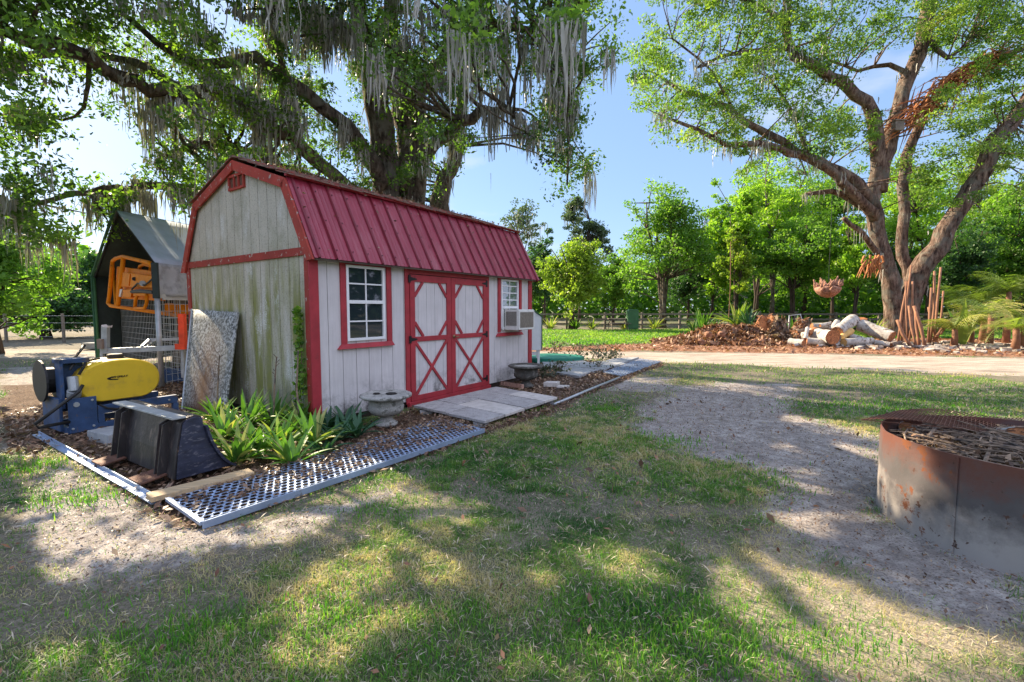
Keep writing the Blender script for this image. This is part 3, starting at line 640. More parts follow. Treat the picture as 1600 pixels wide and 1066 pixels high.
# ------------------------------------------------------------------ background trees
def gen_tree(name, label, px, top, hw, depth, leafm, stems=1, base_py=None, seed=0, group=None, leaf=.17, dens=1.0, z0f=.25, barkm='bark_dark', cat='tree', ry=None, mossn=0, open_=0):
    random.seed(seed*13+5)
    x = pt(px, 500, depth).x; t = thing(name, label, cat, (x, depth, 0), 0, group)
    ht = pt(px, top, depth).z; rw = 1.22*hw/F*depth; z0 = ht*z0f
    cz = (ht+z0)/2; hz = (ht-z0)/2; rd = ry or rw*.9
    mb = MB(); cen = []
    nc = int((170 if not open_ else 60)*dens)
    lobes = []
    for i in range(9):
        d_ = np.array([random.gauss(0, 1), random.gauss(0, 1), random.gauss(0, .9)]); d_ /= np.linalg.norm(d_); lobes.append((d_*random.uniform(.3, .68), random.uniform(.26, .5), random.random()))
    lobes.append((np.array([random.uniform(-.2, .2), 0, .55]), .42, random.random())); lobes.append((np.zeros(3), .5, random.random())); ltone = []
    for i in range(nc):
        lb = lobes[i % len(lobes)]
        d_ = np.array([random.gauss(0, 1), random.gauss(0, 1), random.gauss(0, 1)+.15]); d_ /= np.linalg.norm(d_)
        v = lb[0]+d_*lb[1]*(.5+.6*random.random()); ltone.append(lb[2])
        v[2] = min(v[2], 1.0)
        wgt = 1-.25*max(v[2], 0)
        lump = 1+.22*math.sin(v[0]*5+seed)*math.cos(v[2]*4+seed*2)
        cen.append((v[0]*rw*wgt*lump, v[1]*rd*wgt, cz+v[2]*hz*lump))
    cen = np.array(cen)
    tr = max(.08, rw*.05)
    lp = []
    for s in range(stems):
        a = 2*math.pi*s/max(stems, 1)+seed; sp_ = 0 if stems == 1 else 1
        pts = [Vector((math.cos(a)*.12*sp_, math.sin(a)*.12*sp_, -.1))]
        for k in range(1, 6):
            f = k/5; pts.append(Vector((math.cos(a)*rw*.42*f*f*sp_+random.uniform(-.1, .1)*rw*f, math.sin(a)*rd*.42*f*f*sp_+random.uniform(-.1, .1)*rd*f, ht*.82*f)))
        rr = [tr*(1-.75*k/5)/(1 if stems == 1 else 1.5) for k in range(6)]; rr[0] *= 1.4
        mb.tube(pts, rr, 7, jit=.06); lp += pts[1:]
    lpn = np.array([tuple(p) for p in lp])
    for c in cen[::2]:
        w = np.linalg.norm(lpn-c, axis=1)+np.where(lpn[:, 2] > c[2], 2, 0); j = int(np.argmin(w)); twig(mb, lpn[j], c, tr*.28, .015, 3)
    mb.build('trunk', M[barkm], t, smooth=True)
    per = int((75 if not open_ else 45)); spr = rng.uniform(.10, .24, len(cen))*max(rw, .8)
    C = clumps(cen, per, spr, .65)
    ck = C[:, 2] > .3; C = C[ck]
    tone = (np.repeat(rng.random(len(cen))*.6+np.array(ltone)*.4, per))[ck]
    npmesh('crown', leaf_quads(C, leaf, .55, .3), 4, M[leafm], np.clip(rng.random(len(C))*.55+tone*.45, 0, 1), t)
    if mossn:
        mp = cen[rng.choice(len(cen), mossn)]; ms, mr = moss_strands(mp, rng.uniform(.6, 2, mossn), np.full(mossn, .09), 7, .3)
        npmesh('moss', ms, 4, M['moss'], mr, t)['kind'] = 'stuff'
    return t
G1 = 'trees beyond the rail fence'
gen_tree('oak_tree', 'sparse mossy tree peeking above the far end of the shed roof', 815, 300, 42, 50, 'leaf_grey', 2, seed=1, group=G1, leaf=.24, z0f=.45, mossn=18, open_=1)
gen_tree('pine_tree', 'dark rounded tree behind the yellow green shrub tree', 905, 312, 42, 48, 'leaf_grey', 2, seed=2, group=G1, leaf=.22, z0f=.4, open_=0, mossn=10)
gen_tree('broadleaf_tree', 'dull green tree between shed roof end and yellow green tree', 850, 360, 34, 44, 'leaf_dark', 1, seed=3, group=G1, leaf=.2, z0f=.1)
gen_tree('shrub_tree', 'rounded yellow green tree with many thin stems beyond the road', 893, 362, 56, 33, 'leaf_yellow', 6, seed=44, group=G1, leaf=.17, z0f=.15, dens=1.6)
gen_tree('oak_tree', 'large rounded green oak in the middle of the far fence', 1035, 278, 80, 36, 'leaf_mid', 4, seed=5, group=G1, leaf=.19, z0f=.2, dens=1.7, barkm='bark')
gen_tree('broadleaf_tree', 'bright green tree just right of the large rounded oak', 1112, 288, 42, 42, 'leaf_bright', 2, seed=6, group=G1, leaf=.2, z0f=.15)
gen_tree('bamboo', 'narrow yellow green feathery clump above the debris mound', 1148, 350, 26, 30, 'leaf_yellow', 4, seed=7, group=G1, leaf=.16, z0f=.3, dens=.7, cat='tree')
gen_tree('oak_tree', 'tall mossy tree rising behind the feathery clump', 1205, 225, 62, 40, 'leaf_bright', 3, seed=8, group=G1, leaf=.21, z0f=.25, mossn=22, open_=0, barkm='bark')
gen_tree('broadleaf_tree', 'dense dark stemmed tree left of the hanging root basket', 1238, 322, 62, 34, 'leaf_mid', 3, seed=9, group=G1, leaf=.18, z0f=.25, dens=1.3)
gen_tree('broadleaf_tree', 'glowing green tree directly left of the forked oak trunk', 1335, 340, 48, 31, 'leaf_bright', 2, seed=10, group=G1, leaf=.17, z0f=.25, dens=1.1)
gen_tree('broadleaf_tree', 'tall green tree seen through the left limbs of the forked oak', 1300, 245, 55, 44, 'leaf_mid', 2, seed=11, group=G1, leaf=.22, z0f=.2)
gen_tree('broadleaf_tree', 'bright tree seen between the two main forks of the oak', 1450, 235, 62, 40, 'leaf_bright', 2, seed=12, group=G1, leaf=.2, z0f=.2, dens=1.1)
gen_tree('broadleaf_tree', 'dark shrubby tree behind the row of reddish canes', 1497, 345, 50, 31, 'leaf_dark', 2, seed=13, group=G1, leaf=.16, z0f=.1)
gen_tree('broadleaf_tree', 'tall shadowy tree behind the yellowing palms', 1560, 300, 62, 33, 'leaf_mid', 2, seed=14, group=G1, leaf=.18, z0f=.1, dens=1.2)
gen_tree('broadleaf_tree', 'dark tree cut by the right edge of the view', 1640, 230, 80, 31, 'leaf_dark', 2, seed=15, group=G1, leaf=.18, z0f=.05, dens=1.2)
gen_tree('broadleaf_tree', 'low green tree between rounded oak and yellow green tree', 958, 395, 34, 42, 'leaf_mid', 1, seed=16, group=G1, leaf=.18, z0f=.12)
gen_tree('broadleaf_tree', 'dusky green tree filling the gap under the rounded oak', 1075, 380, 48, 46, 'leaf_dark', 2, seed=17, group=G1, leaf=.2, z0f=.1)
gen_tree('broadleaf_tree', 'tree behind the glowing green one with thin trunks', 1385, 360, 40, 42, 'leaf_dark', 2, seed=18, group=G1, leaf=.2, z0f=.12)
for k_, (px_, tp_, hw_, dp_, lm_, lb_) in enumerate(((1180, 250, 60, 50, 'leaf_bright', 'tall bright tree behind the mossy one left of the forked oak'), (1255, 215, 60, 54, 'leaf_mid', 'very tall tree behind the limbs of the forked oak'), (1410, 225, 60, 52, 'leaf_bright', 'tall bright tree directly behind the forked oak trunk'), (1530, 225, 70, 48, 'leaf_yellow', 'tall yellow green tree behind the right fork of the oak'), (1590, 260, 60, 42, 'leaf_bright', 'bright tree behind the palms near the right edge'), (1150, 300, 40, 36, 'leaf_bright', 'leafy bright tree behind the feathery clump'))):
    gen_tree('broadleaf_tree', lb_, px_, tp_, hw_, dp_, lm_, 3, seed=30+k_, group=G1, leaf=.24, z0f=.1, dens=1.2)
G2 = 'trees left of the tarp shelter'
def low(name, label, *a, **k): return gen_tree(name, label, *a, group=G2, **k)
low('broadleaf_tree', 'sunlit leafy tree hanging low at the left edge of the yard', -5, 325, 95, 15, 'leaf_mid', 2, seed=21, leaf=.14, z0f=.04, dens=1.0)
low('broadleaf_tree', 'shaded blue green tree right behind the tarp shelter peak', 165, 385, 80, 26, 'leaf_dark', 2, seed=22, leaf=.18, z0f=.06, dens=1.3)
low('broadleaf_tree', 'dark bushy tree behind the sunlit leafy one', 70, 430, 90, 23, 'leaf_dark', 2, seed=23, leaf=.17, z0f=.03, dens=1.3)
low('broadleaf_tree', 'dark tree beyond the left edge of the view', -60, 380, 110, 22, 'leaf_dark', 2, seed=24, leaf=.18, z0f=.03, dens=1.3)
low('broadleaf_tree', 'hazy green tree visible between tarp shelter and shed', 285, 375, 60, 40, 'leaf_mid', 1, seed=25, leaf=.22, z0f=.1)
# far wood that closes the view
n = 52000; a = rng.uniform(R(-62), R(62), n); rr = rng.uniform(62, 80, n)
hmax = 5.5+4*fbm(a*9, rr*.1, 1, 3); z = rng.random(n)**.8*hmax
C = np.stack([np.sin(a)*rr, np.cos(a)*rr, z], 1)
tag(npmesh('far_woods', leaf_quads(C, .75, .6, .3), 4, M['leaf_mid'], rng.random(n)*.8), 'dark band of woodland closing the far edge of the pasture', 'woodland', kind='stuff')
n = 26000; a = rng.uniform(R(64), R(250), n); rr = rng.uniform(38, 48, n); z = rng.random(n)**.8*(7+5*fbm(a*9, rr*.1, 1, 3))
C = np.stack([np.sin(a)*rr, np.cos(a)*rr, z], 1)
tag(npmesh('side_woods', leaf_quads(C, .9, .6, .3), 4, M['leaf_dark'], rng.random(n)), 'woodland mass on the right and behind the yard, mirrored in the shed window', 'woodland', kind='stuff')
random.seed(99)

# ------------------------------------------------------------------ THE SHED
TH = R(34.428); RZ = R(90)-TH
shed = thing('barn_shed', 'grey gambrel barn shed with red metal roof, red trim and double doors', 'shed', (-1.661*H, 3.812*H, 0), RZ)
SO = Vector(shed.location); SU = Vector((math.sin(TH), math.cos(TH), 0)); SV = Vector((-math.cos(TH), math.sin(TH), 0))
def sh(u, v, z=0): return SO+SU*u+SV*v+Vector((0, 0, z))
L_, W_ = 4.84, 3.28
def prof(v):
    v = min(v, W_-v); 
    return 2.05+max(0, v)*(2.98-2.05)/.42 if v < .42 else 2.98+(v-.42)*(3.37-2.98)/(W_/2-.42)
# backing shell
g = [(0,0,.1),(0,W_,.1),(0,W_,2.05),(0,W_-.42,2.97),(0,W_/2,3.36),(0,.42,2.97),(0,0,2.05)]
mb = MB(); mb.prism([Vector(p)+Vector((.03,0,0)) for p in [(q[0], .03 if q[1] == 0 else (W_-.03 if q[1] == W_ else q[1]), q[2]-.01) for q in g]], (L_-.06, 0, 0)); mb.build('wall_core', M['groove'], shed)
mb = MB()                                                 # gable planks
gv = [0]+[.215, .433, .675, .886, 1.106, 1.319, 1.542, 1.756, 1.962, 2.175, 2.416, 2.626, 2.84, 3.06]+[W_]
for a, b_ in zip(gv[:-1], gv[1:]):
    a += .005; b_ -= .005; cuts = [a]+[q for q in (.42, W_/2, W_-.42) if a < q < b_]+[b_]
    poly = [(0, a, .08)]+[(0, b_, .08)]+[(0, q, prof(q)-.01) for q in cuts[::-1]]
    mb.prism(poly, (.028, 0, 0))
mb.build('gable_wall', M['siding_old'], shed)
mb = MB()
uv = [0, .222, .418, .618, .817, 1.021, 1.219, 1.435, 1.5]+[3.42, 3.6, 3.8, 4.0, 4.2, 4.4, 4.6, L_]
for a, b_ in zip(uv[:-1], uv[1:]):
    if a == 1.5: continue
    mb.box((a+.004, 0, .08), (b_-.004, .028, 2.08))
mb.box((1.5, .001, 2.0), (3.42, .029, 2.08))
mb.build('front_wall', M['siding'], shed)
mb = MB(); mb.box((L_-.028, 0.03, .08), (L_, W_, 2.05)); mb.box((0.03, W_-.028, .08), (L_-.03, W_, 2.05)); mb.prism([(L_-.028, 0.03, 2.05),(L_-.028, W_, 2.05),(L_-.028, W_-.42, 2.96),(L_-.028, W_/2, 3.35),(L_-.028, .42, 2.96)], (.028, 0, 0)); mb.build('rear_wall', M['siding'], shed)
mb = MB(); mb.box((.1, .1, -.06), (.5, W_-.1, .1)); mb.box((2.2,.1,-.06),(2.6,W_-.1,.1)); mb.box((4.3,.1,-.06),(4.7,W_-.1,.1)); mb.box((.04,.05,.0),(L_-.04,.09,.1)); mb.box((.05,.1,0),(.09,W_-.1,.1)); mb.build('foundation_skid', M['bark_dark'], shed)
# trim
mb = MB(); mb.box((-.022, -.024, .04), (.095, .0, 2.07)); mb.build('corner_trim', M['red'], shed, bevel=.003)
mb = MB(); mb.box((-.022, .002, .04), (.0, .085, 2.06)); mb.build('corner_trim', M['red_band'], shed, bevel=.003)
mb = MB(); mb.box((L_-.10, -.022, .06), (L_+.022, 0, 2.07)); mb.box((L_, .002, .06), (L_+.022, .1, 2.06)); mb.build('corner_trim', M['red'], shed, bevel=.003)
mb = MB(); mb.box((-.022, W_-.08, .04), (0, W_+.022, 2.06)); mb.box((-.02, W_, .04), (.08, W_+.022, 2.06)); mb.build('corner_trim', M['red_band'], shed, bevel=.003)
mb = MB(); mb.box((-.026, .03, 2.055), (.0, W_-.03, 2.15)); mb.build('gable_band', M['red_band'], shed, bevel=.003)
# rake boards following the gambrel, near and far end
E_ = .14; prf = [(-E_, 1.985), (.39, 2.975), (W_/2, 3.40), (W_-.39, 2.975), (W_+E_, 1.985)]
def rake(x0, x1, name, mt):
    for i in range(4):
        (a, za), (b_, zb) = prf[i], prf[i+1]; mb = MB(); wd = .115
        d = Vector((0, b_-a, zb-za)).normalized(); nn = Vector((0, -d.z, d.y)); nn = nn if nn.z > 0 else -nn
        mb.prism([Vector((x0, a, za))-nn*wd+(d*.06 if i in (0, 2) else d*0), Vector((x0, b_, zb))-nn*wd-(d*.06 if i in (1, 3) else d*0), Vector((x0, b_, zb))+nn*.012, Vector((x0, a, za))+nn*.012], (x1-x0, 0, 0))
        mb.build(name, mt, shed, bevel=.003)
rake(-.055, -.027, 'rake_board', M['red_peel']); rake(L_+.027, L_+.055, 'rake_board', M['red'])
# lower roof: ribbed metal sheet
def roofsheet(sgn):
    mb = MB(); n = 300; xs = np.linspace(-.03, L_+.10, n)
    y0, z0, y1, z1 = -E_-.015, 2.012, .38, 3.0
    if sgn < 0: y0, y1 = W_-y0, W_-y1
    d = Vector((0, y1-y0, z1-z0)); nn = Vector((0, -(z1-z0), (y1-y0))).normalized(); nn = nn if nn.z > 0 else -nn
    def hgt(x):
        p = (x % .2286); mj = max(0, 1-abs(p-.03)/.016); mn = max(0, 1-abs(p-.105)/.012)*.25+max(0, 1-abs(p-.17)/.012)*.25
        return .032*min(1, mj*1.6)+.022*mn
    vs = []; 
    xs = sorted(set([round(float(x), 4) for x in xs]+[k*.2286+o for k in range(0, 22) for o in (.014, .02, .04, .046) if k*.2286+o < L_+.1]))
    for x in xs:
        h = hgt(x); vs += [Vector((x, y0, z0))+nn*(h), Vector((x, y1, z1))+nn*(h)]
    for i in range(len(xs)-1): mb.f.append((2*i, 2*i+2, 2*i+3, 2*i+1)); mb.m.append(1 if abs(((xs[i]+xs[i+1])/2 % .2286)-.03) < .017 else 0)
    mb.v = [tuple(v) for v in vs]
    # screws as a sub-part
    sc = mb
    for fz in (.12, .5, .88):
        for k in range(0, 21):
            x = k*.2286+.075
            c = Vector((x, y0, z0))+d*fz+nn*.006; sc.box(c-Vector((.006, .006, .004)), c+Vector((.006, .006, .004)), 2)
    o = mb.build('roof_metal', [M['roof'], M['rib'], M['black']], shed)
    s = o.modifiers.new('thick', 'SOLIDIFY'); s.thickness = .004; s.offset = -1
roofsheet(1); roofsheet(-1)
mb = MB()                                                  # stripped upper deck and ragged remains
for s_ in (0, 1):
    for k in range(6):
        f0, f1 = k/6, (k+1)/6; jx = random.uniform(0, .06)
        y0 = .30+(W_/2-.30)*f0; y1 = .30+(W_/2-.30)*f1+.03; z0 = 2.975+(3.415-2.975)*f0+.035; z1 = 2.975+(3.415-2.975)*f1+.035
        if s_: y0, y1 = W_-y0, W_-y1
        n = 14
        for j in range(n):
            xa = -.06+(L_+.2)*j/n; xb = -.06+(L_+.2)*(j+1)/n-.012; lift = random.uniform(0, .022)
            mb.prism([(xa, y0, z0+lift), (xb, y0+random.uniform(-.02,.02), z0+lift*.6), (xb, y1, z1+.006), (xa, y1, z1+.006)], (0, 0, .014))
mb.build('upper_roof', M['shingle'], shed)
mb = MB(); mb.bar((-.05, .36, 3.02), (L_+.12, .36, 3.02), .05, .03, mi=0); mb.build('transition_flashing', M['red'], shed)
mb = MB(); mb.box((0,-.05,2.02),(L_,-.026,2.06)); mb.box((0,-.13,1.995),(L_,-.05,2.005)); mb.build('soffit', M['greywood'], shed)
# gable vent
mb = MB(); mb.box((-.03, 1.40, 3.03), (0, 1.83, 3.06)); mb.box((-.03, 1.40, 3.2), (0, 1.83, 3.235)); mb.box((-.03,1.40,3.06),(0,1.43,3.2)); mb.box((-.03,1.80,3.06),(0,1.83,3.2))
for k in range(1, 3): mb.box((-.027, 1.43+k*.123-.01, 3.06), (0, 1.43+k*.123+.01, 3.2))
v_ = mb.build('gable_vent', M['red_peel'], shed, bevel=.002)
mb = MB(); mb.box((-.006, 1.43, 3.06), (-.002, 1.80, 3.2)); mb.build('vent_screen', M['rust'], v_)
# windows
def window(u0, u1, w0, w1, zt, zb, zmid, name, blinds=False, opened=False):
    w = MB(); w.box((u0, -.022, .96 if not opened else 1.0), (u0+.08, 0, zt)); w.box((u1-.08, -.022, .96 if not opened else 1.0), (u1, 0, zt)); w.box((u0+.08, -.021, zt-.065), (u1-.08, 0, zt))
    fr = w.build('window', M['red'], shed, bevel=.003)
    s = MB(); s.prism([(u0-.06, -.055, .925), (u1+.02, -.055, .925), (u1, -.024, .985), (u0-.0, -.024, .985)], (0, .054, 0)); s.build('sill', M['red'], fr, bevel=.003)
    f = MB(); t = .035
    f.box((w0, -.03, zb), (w0+t, .0, zt-.068)); f.box((w1-t, -.03, zb), (w1, .0, zt-.068)); f.box((w0+t, -.03, zt-.068-t), (w1-t, 0, zt-.068)); f.box((w0+t, -.03, zb), (w1-t, 0, zb+t)); f.box((w0+t, -.032, zmid-.022), (w1-t, 0, zmid+.022))
    f.build('sash', M['white'], fr, bevel=.002)
    g_ = MB(); c = (w0+w1)/2; mt = .009
    g_.box((c-mt, -.018, zb+t), (c+mt, -.008, zmid-.022)); g_.box((c-mt, -.018, zmid+.022), (c+mt, -.008, zt-.068-t))
    for zz in ([(zb+zmid)/2, (zt-.07+zmid)/2] if not blinds else [zmid-.1, zmid+.14, zmid+.27, zmid+.4]): g_.box((w0+t, -.019, zz-mt), (c-mt, -.008, zz+mt)); g_.box((c+mt, -.019, zz-mt), (w1-t, -.008, zz+mt))
    g_.build('muntin', M['white'], fr)
    p = MB(); p.box((w0+t, -.006, zb+t), (w1-t, -.003, zt-.068-t)); p.build('pane', M['glass'] if not blinds else M['glass2'], fr)
    return fr
m, nt, b = nodes('clear_glass')
gl = N(nt, 'ShaderNodeBsdfGlossy'); gl.inputs['Roughness'].default_value = .02; tr = N(nt, 'ShaderNodeBsdfTransparent'); tr.inputs[0].default_value = (.75, .8, .8, 1)
fz = N(nt, 'ShaderNodeMixShader'); fz.inputs[0].default_value = .16; nt.links.new(tr.outputs[0], fz.inputs[1]); nt.links.new(gl.outputs[0], fz.inputs[2]); nt.links.new(fz.outputs[0], nt.nodes['Material Output'].inputs[0]); M['glass2'] = m
m, nt, b = nodes('dark_room'); b.inputs['Base Color'].default_value = (.03, .035, .04, 1); b.inputs['Roughness'].default_value = .9; M['room'] = m
window(.395, 1.20, .475, 1.078, 2.05, 1.02, 1.517, 'window')
w2 = window(3.70, 4.485, 3.79, 4.355, 2.05, 1.06, 1.46, 'window', True, True)
mb = MB()
for k in range(24): mb.bar((3.83, .002, 1.07+k*.036), (4.32, .002, 1.07+k*.036), .02, .003, up=(0, -.7, .7))
mb.build('blind', M['blinds'], w2)
# plank field behind the window openings is the wall itself; door
dr = MB(); dr.box((1.45, -.024, .04), (1.525, 0, 2.02)); dr.box((3.345, -.024, .04), (3.42, 0, 2.02)); dr.box((1.525, -.024, 1.935), (3.345, 0, 2.02)); 
dframe = dr.build('door_frame', M['red'], shed, bevel=.003)
def leaf(u0, u1, hinge_left):
    f = MB(); z0, z1 = .075, 1.925; t = .095
    planks = MB(); n = 5
    for k in range(n): planks.box((u0+(u1-u0)*k/n+.003, -.012, z0+.03), (u0+(u1-u0)*(k+1)/n-.003, .002, z1-.03))
    d = planks.build('door', M['siding'], shed)
    y0, y1 = -.034, -.012
    f.box((u0, y0, z0), (u0+t, y1, z1)); f.box((u1-t, y0, z0), (u1, y1, z1))
    f.box((u0+t, y0, z1-.1), (u1-t, y1, z1)); f.box((u0+t, y0, z0), (u1-t, y1, z0+.075)); f.box((u0+t, y0, .947), (u1-t, y1, 1.02))
    a, b_ = u0+t, u1-t; k = .17
    def diag(p, q, off=0, w=.045): f.bar((p[0], (y0+y1)/2+off, p[1]), (q[0], (y0+y1)/2+off, q[1]), .018, w, up=(0, 0, 1) if abs(p[0]-q[0]) > .01 else (1, 0, 0))
    zt, zm = z1-.1, 1.02
    for (p, q) in (((a, zt-k*1.25), (a+k, zt)), ((b_, zt-k*1.25), (b_-k, zt)), ((a, zm+k*1.25), (a+k, zm)), ((b_, zm+k*1.25), (b_-k, zm))): diag(p, q)
    diag((a, .947), (b_, z0+.075)); diag((b_, .947), (a, z0+.075), -.004)
    f.build('door_frame', M['red'], d, bevel=.0025)
    hu = u0-.0 if hinge_left else u1
    for zz in ((1.86, .985) if hinge_left else (1.87, .985, .2)):
        h = MB(); s = 1 if hinge_left else -1
        h.box((hu-.03, -.04, zz-.055), (hu+.012, -.0345, zz+.055)); h.prism([(hu+s*.0, -.0405, zz+.03), (hu+s*.13, -.0405, zz+.008), (hu+s*.13, -.0405, zz-.008), (hu+s*.0, -.0405, zz-.03)], (0, .006, 0)); h.build('hinge', M['black'], d)
    return d
dl = leaf(1.53, 2.405, True); d2 = leaf(2.413, 3.34, False)
mb = MB(); mb.lathe([(.0, .0), (.028, .0), (.028, .012), (.012, .02)], (0, 0, 0), 14); mb.tube([(0, 0, .02), (.0, 0, .05), (.06, 0, .055)], .009, 8)
h = mb.build('latch', M['brass'], d2); h.rotation_euler = (R(90), 0, 0); h.location = (2.46, -.034, .985)
mb = MB(); mb.box((1.47, -.06, -.0), (3.42, -.002, .07)); mb.build('door_threshold', M['red'], shed, bevel=.004)
# ------------------------------------------------------------------ air conditioner
ac = thing('window_air_conditioner', 'cream box air conditioner sticking out of the small right shed window', 'air conditioner', tuple(sh(3.84, 0, 1.02)), RZ)
mb = MB(); mb.box((.04, -.34, .02), (.58, -.036, .40)); mb.build('housing', M['ac_white'], ac, bevel=.01)
mb = MB()
for z in (.03,.35): mb.box((.045,-.356,z),(.575,-.341,z+.03))
for x in (.045,.545): mb.box((x,-.356,.06),(x+.03,-.341,.35))
mb.build('bezel', M['ac_white'], ac)
mb = MB(); mb.box((.08, -.350, .06), (.54, -.342, .35)); mb.build('coil_grille', M['ac_grille'], ac)
mb = MB()
for k in range(12): mb.box((.032, -.30+k*.02, .10), (.0395, -.29+k*.02, .36))
mb.build('side_louvre', M['ac_grille'], ac)
MB().box((-.03,-.03,.02),(.035,-.022,.4)).build('filler_panel', M['ac_white'], ac); MB().box((.585,-.05,.02),(.6,-.035,.4)).build('filler_panel', M['ac_white'], ac)

# ------------------------------------------------------------------ leaning speckled panel
pa, pb = gp(286, 640), gp(352, 655)
ta, tb = sh(-.05, 3.06, 1.42), sh(-.05, 1.62, 1.38)
xd = (tb-ta).normalized(); upd = (ta-pa)
panel = thing('metal_sheet', 'lichen speckled grey metal panel leaning on the weathered gable wall', 'panel', tuple(pa))
mb = MB(); n = 10
P_ = lambda s, t: (pa.lerp(pb, s)).lerp(ta.lerp(tb, s), t)-pa
top = [(0, 1.0), (1, 1.0)]
nrm = (pb-pa).cross(ta-pa).normalized(); nrm = nrm if nrm.y < 0 else -nrm
vs = []; 
for j in range(n+1):
    for i in range(n+1):
        s, t = i/n, j/n; vs.append(P_(s, t)+nrm*(.02*math.sin(s*3)*(1-t)))
fs = [(j*(n+1)+i, j*(n+1)+i+1, (j+1)*(n+1)+i+1, (j+1)*(n+1)+i) for j in range(n) for i in range(n)]
mb.add(vs, fs); o = mb.build('sheet', M['panel'], panel, smooth=True); s_ = o.modifiers.new('t', 'SOLIDIFY'); s_.thickness = .022; s_.offset = 0
mb = MB(); mb.tube([P_(0, .0)+nrm*.01, P_(0, .5)+nrm*.012, P_(0, 1)+nrm*.01], .014, 6); mb.build('folded_edge', M['galv'], panel)

# ------------------------------------------------------------------ loader bucket
B0, B1 = gp(277, 757, .02), gp(168, 713, .0); ax = (B1-B0); ax.z = 0; BL = 1.28; ax.normalize(); dp = Vector((-ax.y, ax.x, 0)); dp = dp if dp.x > 0 else -dp
bk = thing('loader_bucket', 'black tractor loader bucket upturned on a board beside the aloes', 'bucket', tuple(B0))
K = lambda s, d, z: ax*s+dp*d+Vector((0, 0, z+.035))
sec = [(0, 0), (.02, .2), (.065, .445), (.10, .475), (.15, .485), (.205, .47), (.21, .40), (.225, .33), (.25, .25), (.285, .17), (.33, .09), (.385, .03), (.43, .0)]
sec2 = [(.0, 0)]+sec[1:]
for s0 in (0, BL-.02):
    mb = MB(); mb.prism([K(s0, d, z) for d, z in sec2], ax*.02); mb.build('side_plate', M['bucket'], bk, bevel=.004)
mb = MB()                                                   # back plate + floor shell
vs = [];
for (d, z) in sec[:6]: vs += [K(.02, d-.001, z), K(BL-.02, d-.001, z)]
mb.add(vs, [(2*i, 2*i+1, 2*i+3, 2*i+2) for i in range(5)]); o = mb.build('back_plate', M['bucket_face'], bk); q_ = o.modifiers.new('t', 'SOLIDIFY'); q_.thickness = .01
mb = MB(); vs = []
for (d, z) in sec[6:]: vs += [K(.02, d, z), K(BL-.02, d, z)]
mb.add(vs, [(2*i, 2*i+1, 2*i+3, 2*i+2) for i in range(len(sec)-7)]); o = mb.build('curved_shell', M['bucket'], bk, smooth=True); q_ = o.modifiers.new('t', 'SOLIDIFY'); q_.thickness = .012
mb = MB()
for i in range(6, len(sec)-1): mb.bar(K(-.012, sec[i][0]+.012, sec[i][1]), K(-.012, sec[i+1][0]+.012, sec[i+1][1]), .04, .02, up=dp)
mb.build('wear_edge', M['bucket'], bk)
for s0 in (.16, .22, .98, 1.12):                             # mounting ribs
    MB().prism([K(s0, -.075, .02), K(s0, -.02, .43), K(s0, .068, .47), K(s0, .0, .02)], ax*.012).build('mounting_rib', M['bucket_face'], bk, bevel=.002)
mb = MB(); mb.bar(K(.02, .045, .492), K(BL-.04, .045, .492), .10, .016); mb.build('top_flange', M['galv'], bk, bevel=.002)
for s0 in (.12, .93):
    mb = MB(); mb.prism([K(s0, -.20, -.005), K(s0+.24, -.20, -.005), K(s0+.24, -.02, .02), K(s0, -.02, .02)], (0, 0, .014)); mb.build('foot_flange', M['rust'], bk, bevel=.002)

# ------------------------------------------------------------------ board, block, steel edging
a, b_ = gp(232, 778, .06), gp(393, 738, .06); mid = (a+b_)/2
o = MB().bar(a-mid, b_-mid, .14, .038).build('timber_board', M['lumber'], loc=mid, bevel=.003); tag(o, 'pale sawn timber board lying under the end of the loader bucket', 'board')
a, b_ = gp(55, 679, .02), gp(243, 786, .02); mid = (a+b_)/2
o = MB().bar(a-mid, b_-mid, .05, .008).bar(a-mid+Vector((.02,.02,.0)), b_-mid+Vector((.02,.02,0)), .008, .07).build('angle_iron', M['steel'], loc=mid); tag(o, 'long rusty angle iron edging from the sprayer to the bucket', 'metal edging')
c = (gp(125, 700)+gp(200, 672))/2
o = MB().box((-.22, -.12, 0), (.22, .12, .11)).build('concrete_block', M['slab'], loc=gp(168, 690)+Vector((0,.05,0)), bevel=.006); o.rotation_euler = (0, 0, R(-25)); tag(o, 'grey timber block under the front of the blue sprayer frame', 'block')

